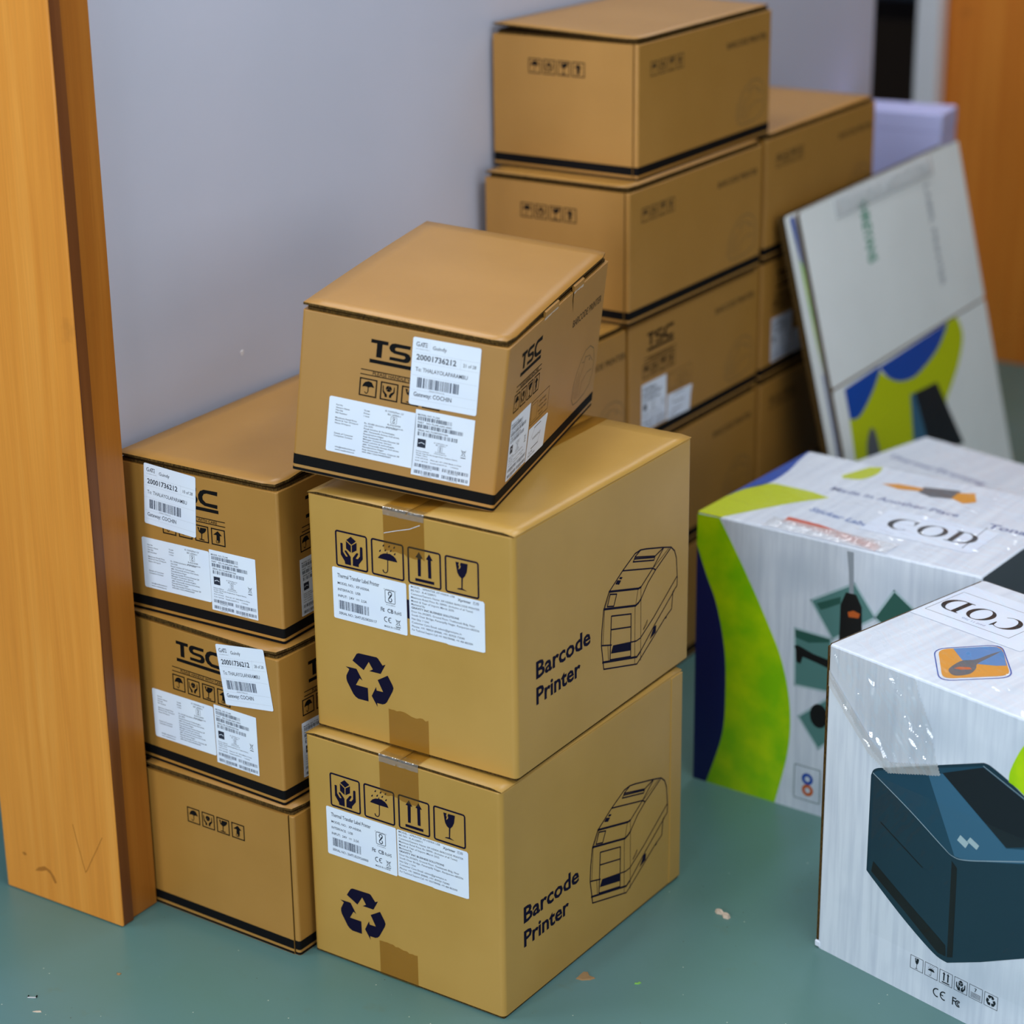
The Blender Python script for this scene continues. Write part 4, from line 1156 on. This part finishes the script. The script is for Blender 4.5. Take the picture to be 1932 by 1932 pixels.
pic(I, 'it9', 'grey', lambda i: i.poly([(258, 325), (320, 342), (330, 300), (290, 286), (262, 296)]), TI(.3), 'tile_picture')
sh2 = link('paper_sheet', sticker_mesh('codsheet2', 200, 110, 1), I, None, face('t', H=IH, u=262, v=82, off=.5))
sub('lettering', art('cod2', 'lettering', 'p_dark', lambda i: (lambda g: i.put(g, 26, 30, .52))((lambda q: (d_cod(q), q)[1])(Ink()))), sh2)
sub('ruled_frame', art('codf2', 'ruled_frame', 'text', lambda i: i.line([(178, 14), (172, 122)], 1.2)), sh2)
film('stretch_film', I, TI(1.1), 2, 518, 2, 380, 4., 'film', 21, 2.6, .010, .05, ang=-12, crease=8.)
film('crumpled_tape', I, TI(1.6), 122, 352, 1, 46, 6., 'milky', 5, 2., .03, .09, ang=70, crease=7.)

JH = .385
J = white_carton('wrapped_carton', 'lower white carton in clear film, behind the swoosh carton and before the leaning boards', (.5089, 1.6338, 0), -.26, .5205, .36, JH, WG)
TJ = lambda o: face('t', H=JH, off=o)
pic(J, 'j1', 'slate', lambda i: (i.text('Thermal', 25, 205, 17, 105, .02), i.text('Printing', 142, 205, 17, 115, .02)), TJ(.3), 'printed_wording')
film('stretch_film', J, TJ(.9), 2, 518, 2, 356, 4., 'film', 41, 3., .012, .05, ang=-6, crease=7.)

# ---------------------------------------------------------------- flattened cartons leaning on the rear stack
def flattened(label, shift, back, group):
    e = Vector((0, .99995, .0098)); dd = Vector((.23346, .00953, -.97232)); dd = (dd - e * dd.dot(e)).normalized()
    X, Y = e, -dd; Z = X.cross(Y)
    TL = Vector((.343, 1.899, .8283))
    P = TL + X * shift + Z * back
    t = thing('flattened_carton', label, 'carton', (0, 0, 0), 0, group)
    t.matrix_basis = Matrix(((X.x, Y.x, Z.x, P.x), (X.y, Y.y, Z.y, P.y), (X.z, Y.z, Z.z, P.z), (0, 0, 0, 1)))
    return t


FG = 'flattened white cartons leaning on the rear stack'
fl = flattened('front flattened white carton with blue and lime print, leaning on the rear stack', 0, 0, FG)
LW, LHt = .800, .842


def ply(par, name, x0, x1, y0, y1, z0, z1, mat):
    P = rrect(x0, y0, x1, y1, .008, 4)
    v, f = prism_geo(P, z0, z1)
    m = mesh(name, v, f); m.materials.append(MT[mat]); m.materials.append(MT['kraft_edge'])
    n = len(P)
    for k, p in enumerate(m.polygons): p.material_index = 1 if k < n else 0
    return link(name, m, par)


ply(fl, 'upper_panel', 0, LW, -.362, 0, -.0042, 0, 'white_plain')
ply(fl, 'lower_panel', 0, LW, -LHt, -.3665, -.0042, 0, 'white_plain')
ply(fl, 'rear_panel', .006, LW - .003, -LHt, -.004, -.0095, -.0055, 'kraft')
FZ = lambda o: Matrix.Translation((0, 0, o / 1000))
pic(fl, 'f1', 'blue2', lambda i: (i.poly([(52, -376)] + [(225, -371)] + bez((220, -383), (165, -417), (95, -445), (52, -439), n=5)), i.poly(bez((221, -374), (258, -408), (307, -428), (360, -436), (407, -433), (500, -413), (560, -385), (583, -367), n=5))), FZ(.3), 'printed_swoosh')
pic(fl, 'f2', 'yellow', lambda i: i.poly(bez((583, -367), (560, -385), (500, -413), (407, -433), (360, -436), (307, -428), (258, -408), (220, -383), n=5) + bez((165, -417), (95, -445), (50, -439), n=5) + [(40, -560), (300, -640), (480, -600)] + bez((512, -524), (600, -470), (648, -420), (646, -385), (632, -367), n=5)), FZ(.25), 'printed_swoosh')
pic(fl, 'f3', 'p_dark', lambda i: i.poly([(341, -467), (478, -476), (560, -640), (306, -600)]), FZ(.4), 'printed_picture')
pic(fl, 'f4', 'p_teal2', lambda i: i.poly([(341, -467), (362, -469), (390, -615), (306, -600)]), FZ(.5), 'printed_picture')
pic(fl, 'f5', 'grey', lambda i: i.poly(bez((96, -530), (110, -500), (136, -482), (152, -500), (158, -560), n=4) + [(90, -570)]), FZ(.4), 'printed_picture')
pic(fl, 'f6', 'greentext', lambda i: i.text('SHREYANS', 262, -30, 38, 134, .03, -90), FZ(.3), 'printed_wording')
pic(fl, 'f7', 'tone', lambda i: i.text('LABEL PRINTER', 586, -60, 20, 228, .02, -90), FZ(.3), 'printed_wording')
film('tape_strip', fl, FZ(.4), 150, 640, -46, -2, 5, 'milky', 51, 4., .05, .05)
fl2 = flattened('rear flattened white carton, its printed edge showing left of the front one', -.040, -.0145, FG)
ply(fl2, 'front_panel', .004, LW, -LHt - .006, 0, -.0035, 0, 'white_plain')
ply(fl2, 'rear_panel', -.010, LW - .006, -LHt - .006, .002, -.0078, -.0042, 'kraft_edge')
pic(fl2, 'f21', 'blue2', lambda i: i.poly([(26, -8), (44, -6), (44, -110), (36, -100)]), FZ(.3), 'printed_swoosh')
pic(fl2, 'f22', 'green', lambda i: i.poly([(34, -90), (44, -110), (44, -330), (38, -240)]), FZ(.35), 'printed_swoosh')
pic(fl2, 'f23', 'dullblue', lambda i: i.poly([(38, -330), (44, -330), (44, -840), (32, -840)]), FZ(.3), 'printed_swoosh')

# ---------------------------------------------------------------- pale box by the wall end
c = thing('storage_box', 'pale lavender storage box behind the leaning flattened cartons', 'box', (.03, 2.765, 0), .12)
v, f = prism_geo(rrect(0, 0, .235, .125, .006, 4), 0, .83, .002)
link('box_body', mesh('box_body', v, f), c, 'lav')
v, f = prism_geo(rrect(-.001, -.001, .236, .126, .006, 4), .831, .872, .004)
link('lid', mesh('lid', v, f), c, 'lav')


# ---------------------------------------------------------------- scraps on the floor
def scrap(name, label, cat, loc, pts, h, mat, seed, rz=0.):
    """little crumpled flake with thickness"""
    rnd = random.Random(seed); n = len(pts)
    v = [(a / 1000, b / 1000, 0) for a, b in pts] + [(a / 1000 * .85, b / 1000 * .85, h / 1000 * rnd.uniform(.5, 1.2)) for a, b in pts]
    f = [(k, (k + 1) % n, n + (k + 1) % n, n + k) for k in range(n)] + [tuple(range(n - 1, -1, -1)), tuple(range(n, 2 * n))]
    o = link(name, mesh(name, v, f), None, mat)
    o.location = loc; o.rotation_euler = (0, 0, rz)
    return tag(o, label, cat)


st = thing('steel_staple', 'bent steel staple lying on the floor near the lower left corner', 'staple', (.0785, -.049, 0), .5)
add_box('crown', st, 'steel', (-.0065, -.0012, .0002), (.0065, .0012, .0016), .0004)
add_box('prong', st, 'ink', (-.0068, .0008, .0002), (-.0052, .0052, .0018), .0003)
add_box('prong', st, 'ink', (.0054, .0004, .0002), (.0072, .0058, .0018), .0003)
scrap('wood_chip', 'pale splintered chip on the floor between the taped cartons and the white carton', 'chip', (.8319, .7017, 0), [(-15, -2), (-8, -5), (0, -1), (8, -6), (16, -3), (15, 3), (6, 5), (0, 3), (-8, 6), (-14, 4)], 5, 'chip', 2, -.3)
scrap('dry_scrap', 'brown papery scrap on the floor right of the lower taped carton', 'scrap', (.7434, .4348, 0), [(-14, -8), (-4, -11), (8, -8), (15, -2), (6, 2), (2, 12), (-5, 10), (-9, 2)], 3, 'leaf', 4, .4)
scrap('plastic_scrap', 'tiny bright green plastic scrap on the floor', 'scrap', (.8187, .4596, 0), [(-5, -1.5), (2, -2), (6, 2), (3, 5), (0, 2), (-4, 2)], 1.5, 'lime', 6, .6)
scrap('dry_scrap', 'tiny brown crumb on the floor in front of the wooden post', 'scrap', (.1426, .0681, 0), [(-4, 1), (0, -3), (4, -2), (4, 3), (0, 2.5)], 2, 'leaf', 8)
scrap('wood_chip', 'small pale sliver on the floor beside the staple', 'chip', (.1113, -.0716, 0), [(-7, -1), (0, -2), (7, -1), (6, 1.5), (-2, 2)], 1.5, 'chip', 9, .45)
